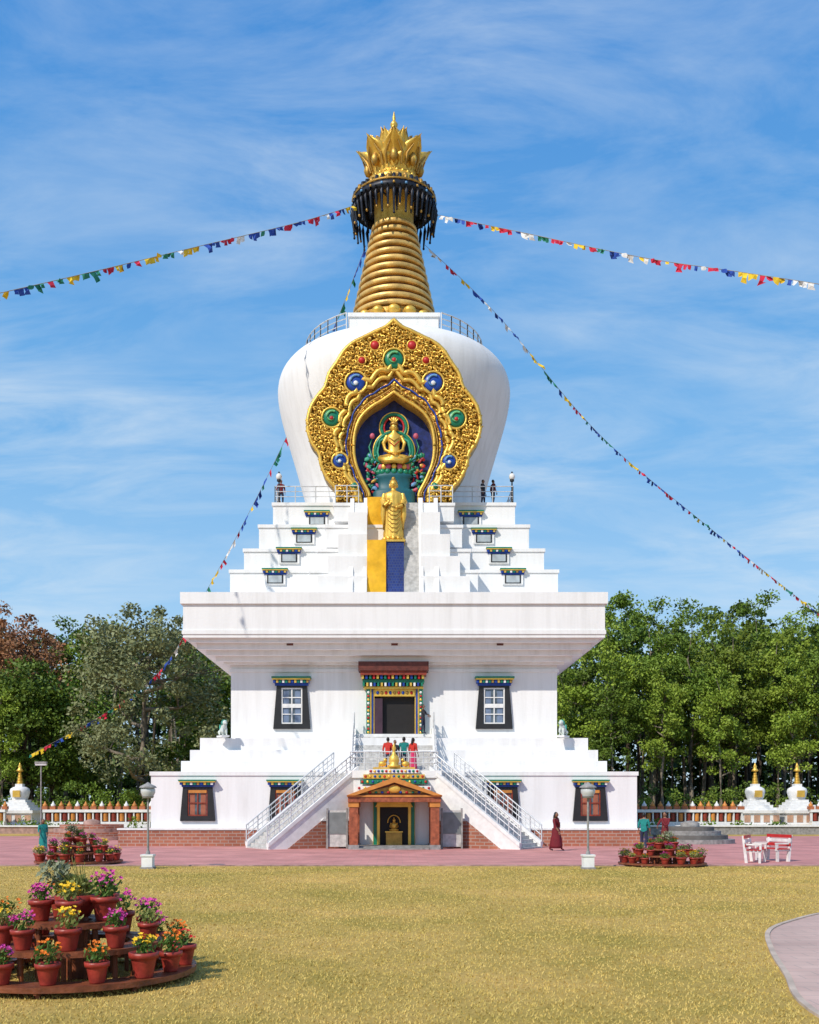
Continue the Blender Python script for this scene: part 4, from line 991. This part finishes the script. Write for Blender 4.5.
# ---------------------------------------------------------------- people
def person(x,y,z,H,face,top,bot,pose='stand',skirt=False):
    s=H/1.7
    J={'pel':(0,0,.93),'spn':(0,0,1.12),'cst':(0,0,1.32),'nck':(0,0,1.47),'hd':(0,-.01,1.54)}
    st=.22 if pose=='walk' else .03
    for s_ in (-1,1):
        f=st*s_
        J[f'h{s_}']=(s_*.10,0,.90); J[f'k{s_}']=(s_*.11,-f*.8-.02,.50); J[f'a{s_}']=(s_*.11,-f+(.04 if f<0 else 0),.09); J[f't{s_}']=(s_*.12,-f-.14,.04)
        J[f's{s_}']=(s_*.19,0,1.40)
        if pose=='reach' : J[f'e{s_}']=(s_*.25,-.15,1.18); J[f'w{s_}']=(s_*.17,-.36,1.12)
        else: J[f'e{s_}']=(s_*.25,f*.5+.02,1.13); J[f'w{s_}']=(s_*.25,f*.9-.08,.88)
    R={'pel':.15,'spn':.135,'cst':.16,'nck':.06,'hd':.06}
    for s_ in (-1,1): R.update({f'h{s_}':.10,f'k{s_}':.062,f'a{s_}':.042,f't{s_}':.035,f's{s_}':.072,f'e{s_}':.048,f'w{s_}':.03})
    names=list(J); E=[('pel','spn'),('spn','cst'),('cst','nck'),('nck','hd')]
    for s_ in (-1,1): E+=[('pel',f'h{s_}'),(f'h{s_}',f'k{s_}'),(f'k{s_}',f'a{s_}'),(f'a{s_}',f't{s_}'),('cst',f's{s_}'),(f's{s_}',f'e{s_}'),(f'e{s_}',f'w{s_}')]
    me=bpy.data.meshes.new('t'); me.from_pydata([J[n_] for n_ in names],[(names.index(a),names.index(c)) for a,c in E],[])
    o=bpy.data.objects.new('t',me); sc.collection.objects.link(o); o.modifiers.new('s','SKIN')
    for i,n_ in enumerate(names):
        r=R[n_]; me.skin_vertices[0].data[i].radius=(r,r*(.75 if n_ in('cst','spn','pel') else 1)); me.skin_vertices[0].data[i].use_root=(i==0)
    o.modifiers.new('u','SUBSURF').levels=1
    dg=bpy.context.evaluated_depsgraph_get(); ev=bpy.data.meshes.new_from_object(o.evaluated_get(dg))
    m=MB(); V=[v.co.copy() for v in ev.vertices]
    for p in ev.polygons:
        c=sum((V[i] for i in p.vertices),Vector())/len(p.vertices)
        arm=abs(c.x)>.2 and c.z>.8
        if c.z>1.45: mm=SKIN
        elif arm: mm=top if c.z>1.05 else SKIN
        elif c.z>.9: mm=top
        elif c.z>.07: mm=bot
        else: mm=BLACK
        m.add([V[i] for i in p.vertices],[tuple(range(len(p.vertices)))],mm,True)
    bpy.data.objects.remove(o); 
    hc=Vector((0,-.015,1.62)); m.ell(hc,(.078,.095,.115),SKIN,16); m.ell(hc+Vector((0,.022,.02)),(.086,.092,.112),HAIR,14)
    m.tube([hc+Vector((0,-.09,.01)),hc+Vector((0,-.112,-.02)),hc+Vector((0,-.09,-.028))],[.008,.014,.008],SKIN,6)
    for s_ in (-1,1):
        m.ell(hc+Vector((s_*.03,-.087,.008)),(.012,.008,.007),BLACK,6); m.ell(hc+Vector((s_*.08,0,-.005)),(.012,.02,.03),SKIN,6)
        w=Vector(J[f'w{s_}']); m.ell(w+Vector((0,-.02,-.05)),(.018,.036,.05),SKIN,8)
        for f in range(4): q=w+Vector((-s_*.004,-.045+.018*f,-.09)); m.tube([q,q+Vector((-s_*.006,-.008,-.04)),q+Vector((-s_*.015,-.012,-.065+.006*abs(f-1.5)))],[.009,.008,.006],SKIN,5)
        q=w+Vector((0,-.05,-.05)); m.tube([q,q+Vector((-s_*.01,-.022,-.03)),q+Vector((-s_*.012,-.025,-.055))],[.011,.009,.007],SKIN,5)
    m.ell(hc+Vector((0,-.086,-.055)),(.022,.01,.006),RED,6)
    if skirt: 
        m.rev((0,0,0),[(.15,1.02),(.17,.9),(.19,.6),(.22,.25),(.23,.12),(.20,.13)],bot,20,True,1,.85+.3*(pose=='walk'))
        m.tube([(-.14,-.05,1.42),(0,-.15,1.25),(.14,-.1,1.05)],[.05,.06,.04],top,8)
        m.ell((0,.09,1.5),(.06,.05,.15),HAIR,8)
    ob=m.obj('person',None,(x,y,z)); ob.rotation_euler=(0,0,face); ob.scale=(s,s,s); return ob
def cl(n_,c): return mat(n_,c,.8,0,.1,8)
MAR=cl('maroon_robe',(.16,.012,.02)); TEA=cl('teal_shirt',(.01,.22,.20)); REDS=cl('red_shirt',(.55,.03,.02)); PNK=cl('pink_sari',(.6,.03,.12)); NVY=cl('navy_trousers',(.02,.025,.06)); DKS=cl('dark_shirt',(.03,.03,.04))
person(X(556,44.3),44.3,.012,1.68,.9,MAR,MAR,'walk',True)
person(X(644,44.5),44.5,.012,1.65,2.6,TEA,NVY,'stand'); person(X(665,45.5),45.5,.012,1.68,-.8,MAR,MAR,'reach',True)
person(X(43,43),43,.012,1.4,.6,TEA,TEA,'walk',True)
for px,h,t,bo,f,sk in ((388,1.62,REDS,NVY,2.9,False),(395,1.5,DKS,NVY,.3,False),(404,1.68,TEA,NVY,3.1,False),(413,1.6,REDS,PNK,2.4,True)):
    person(X(px,49.2),49.2+.3*math.sin(px),ZL,h,f,t,bo,'stand',sk)
person(X(423,DM-.8),DM-.9,zdoor,1.5,1.2,DKS,NVY,'reach')
for px,t,f in ((281,MAR,.3),(483,DKS,1.),(493,MAR,2.)):
    person(X(px,56.2),56.2,ztop,1.5,f,t,NVY,'stand')

# ---------------------------------------------------------------- sky, sun, camera
SUN=Vector((-.64,-.77,0)).normalized(); EL=math.radians(42)
wd=bpy.data.worlds.new('World'); sc.world=wd; wd.use_nodes=True; n=wd.node_tree.nodes; l=wd.node_tree.links
bg=n['Background']; bg.inputs[1].default_value=.10
sk=n.new('ShaderNodeTexSky'); sk.sky_type='NISHITA'; sk.sun_disc=False; sk.sun_elevation=EL; sk.sun_rotation=math.atan2(SUN.x,SUN.y)%(2*math.pi)
sk.ozone_density=2.0; sk.air_density=1.0; sk.dust_density=.4
tc=n.new('ShaderNodeTexCoord'); sp=n.new('ShaderNodeSeparateXYZ'); l.new(tc.outputs['Generated'],sp.inputs[0])
cr=n.new('ShaderNodeValToRGB'); l.new(sp.outputs['Z'],cr.inputs[0]); e=cr.color_ramp.elements
e[0].position=0; e[0].color=(.55,.75,.92,1); e[1].position=1; e[1].color=(.03,.17,.52,1)
for p_,c_ in ((.18,(.36,.63,.92,1)),(.36,(.17,.46,.85,1)),(.60,(.07,.30,.74,1))):
    q=e.new(p_); q.color=c_
sc10=n.new('ShaderNodeVectorMath'); sc10.operation='SCALE'; sc10.inputs['Scale'].default_value=10.5; l.new(cr.outputs[0],sc10.inputs[0])
base=n.new('ShaderNodeMix'); base.data_type='RGBA'; base.inputs[0].default_value=.85; l.new(sk.outputs[0],base.inputs[6]); l.new(sc10.outputs[0],base.inputs[7])
ad=n.new('ShaderNodeMath'); ad.operation='ADD'; ad.inputs[1].default_value=.22; l.new(sp.outputs['Z'],ad.inputs[0])
dx=n.new('ShaderNodeMath'); dx.operation='DIVIDE'; l.new(sp.outputs['X'],dx.inputs[0]); l.new(ad.outputs[0],dx.inputs[1])
dy=n.new('ShaderNodeMath'); dy.operation='DIVIDE'; l.new(sp.outputs['Y'],dy.inputs[0]); l.new(ad.outputs[0],dy.inputs[1])
cb=n.new('ShaderNodeCombineXYZ'); l.new(dx.outputs[0],cb.inputs[0]); l.new(dy.outputs[0],cb.inputs[1])
mp=n.new('ShaderNodeMapping'); mp.inputs['Rotation'].default_value=(0,0,math.radians(48)); mp.inputs['Scale'].default_value=(1.2,2.8,1); l.new(cb.outputs[0],mp.inputs[0])
c1=n.new('ShaderNodeTexNoise'); c1.inputs['Scale'].default_value=2.4; c1.inputs['Detail'].default_value=12; c1.inputs['Roughness'].default_value=.62; c1.inputs['Distortion'].default_value=.45; l.new(mp.outputs[0],c1.inputs['Vector'])
c2=n.new('ShaderNodeTexNoise'); c2.inputs['Scale'].default_value=1.6; c2.inputs['Detail'].default_value=4; l.new(cb.outputs[0],c2.inputs['Vector'])
r1=n.new('ShaderNodeMapRange'); r1.inputs[1].default_value=.40; r1.inputs[2].default_value=.78; l.new(c1.outputs['Fac'],r1.inputs[0])
r2=n.new('ShaderNodeMapRange'); r2.inputs[1].default_value=.32; r2.inputs[2].default_value=.66; r2.inputs[3].default_value=.12; l.new(c2.outputs['Fac'],r2.inputs[0])
mu=n.new('ShaderNodeMath'); mu.operation='MULTIPLY'; l.new(r1.outputs[0],mu.inputs[0]); l.new(r2.outputs[0],mu.inputs[1])
mu2=n.new('ShaderNodeMath'); mu2.operation='MULTIPLY'; mu2.inputs[1].default_value=.9; l.new(mu.outputs[0],mu2.inputs[0])
mx=n.new('ShaderNodeMix'); mx.data_type='RGBA'; mx.inputs[7].default_value=(7.0,8.1,9.1,1)
l.new(mu2.outputs[0],mx.inputs[0]); l.new(base.outputs[2],mx.inputs[6]); l.new(mx.outputs[2],bg.inputs[0])
ld=bpy.data.lights.new('sun','SUN'); ld.energy=4.0; ld.angle=math.radians(.5); ld.color=(1,.92,.80)
lo=bpy.data.objects.new('sun',ld); sc.collection.objects.link(lo)
sd=Vector((SUN.x*math.cos(EL),SUN.y*math.cos(EL),math.sin(EL))); lo.rotation_euler=sd.to_track_quat('Z','Y').to_euler(); lo.location=(-30,-30,60)
cd=bpy.data.cameras.new('camera'); co=bpy.data.objects.new('camera',cd); sc.collection.objects.link(co); sc.camera=co
co.location=(0,0,CAMH); co.rotation_euler=(math.radians(90),0,0); cd.sensor_fit='HORIZONTAL'; cd.sensor_width=36; cd.lens=F/819*36
cd.shift_x=(409.5-AX)/819; cd.shift_y=(HZ-512)/819; cd.clip_end=8000; cd.clip_start=.1
sc.view_settings.view_transform='Standard'; sc.view_settings.look='None'; sc.view_settings.exposure=0
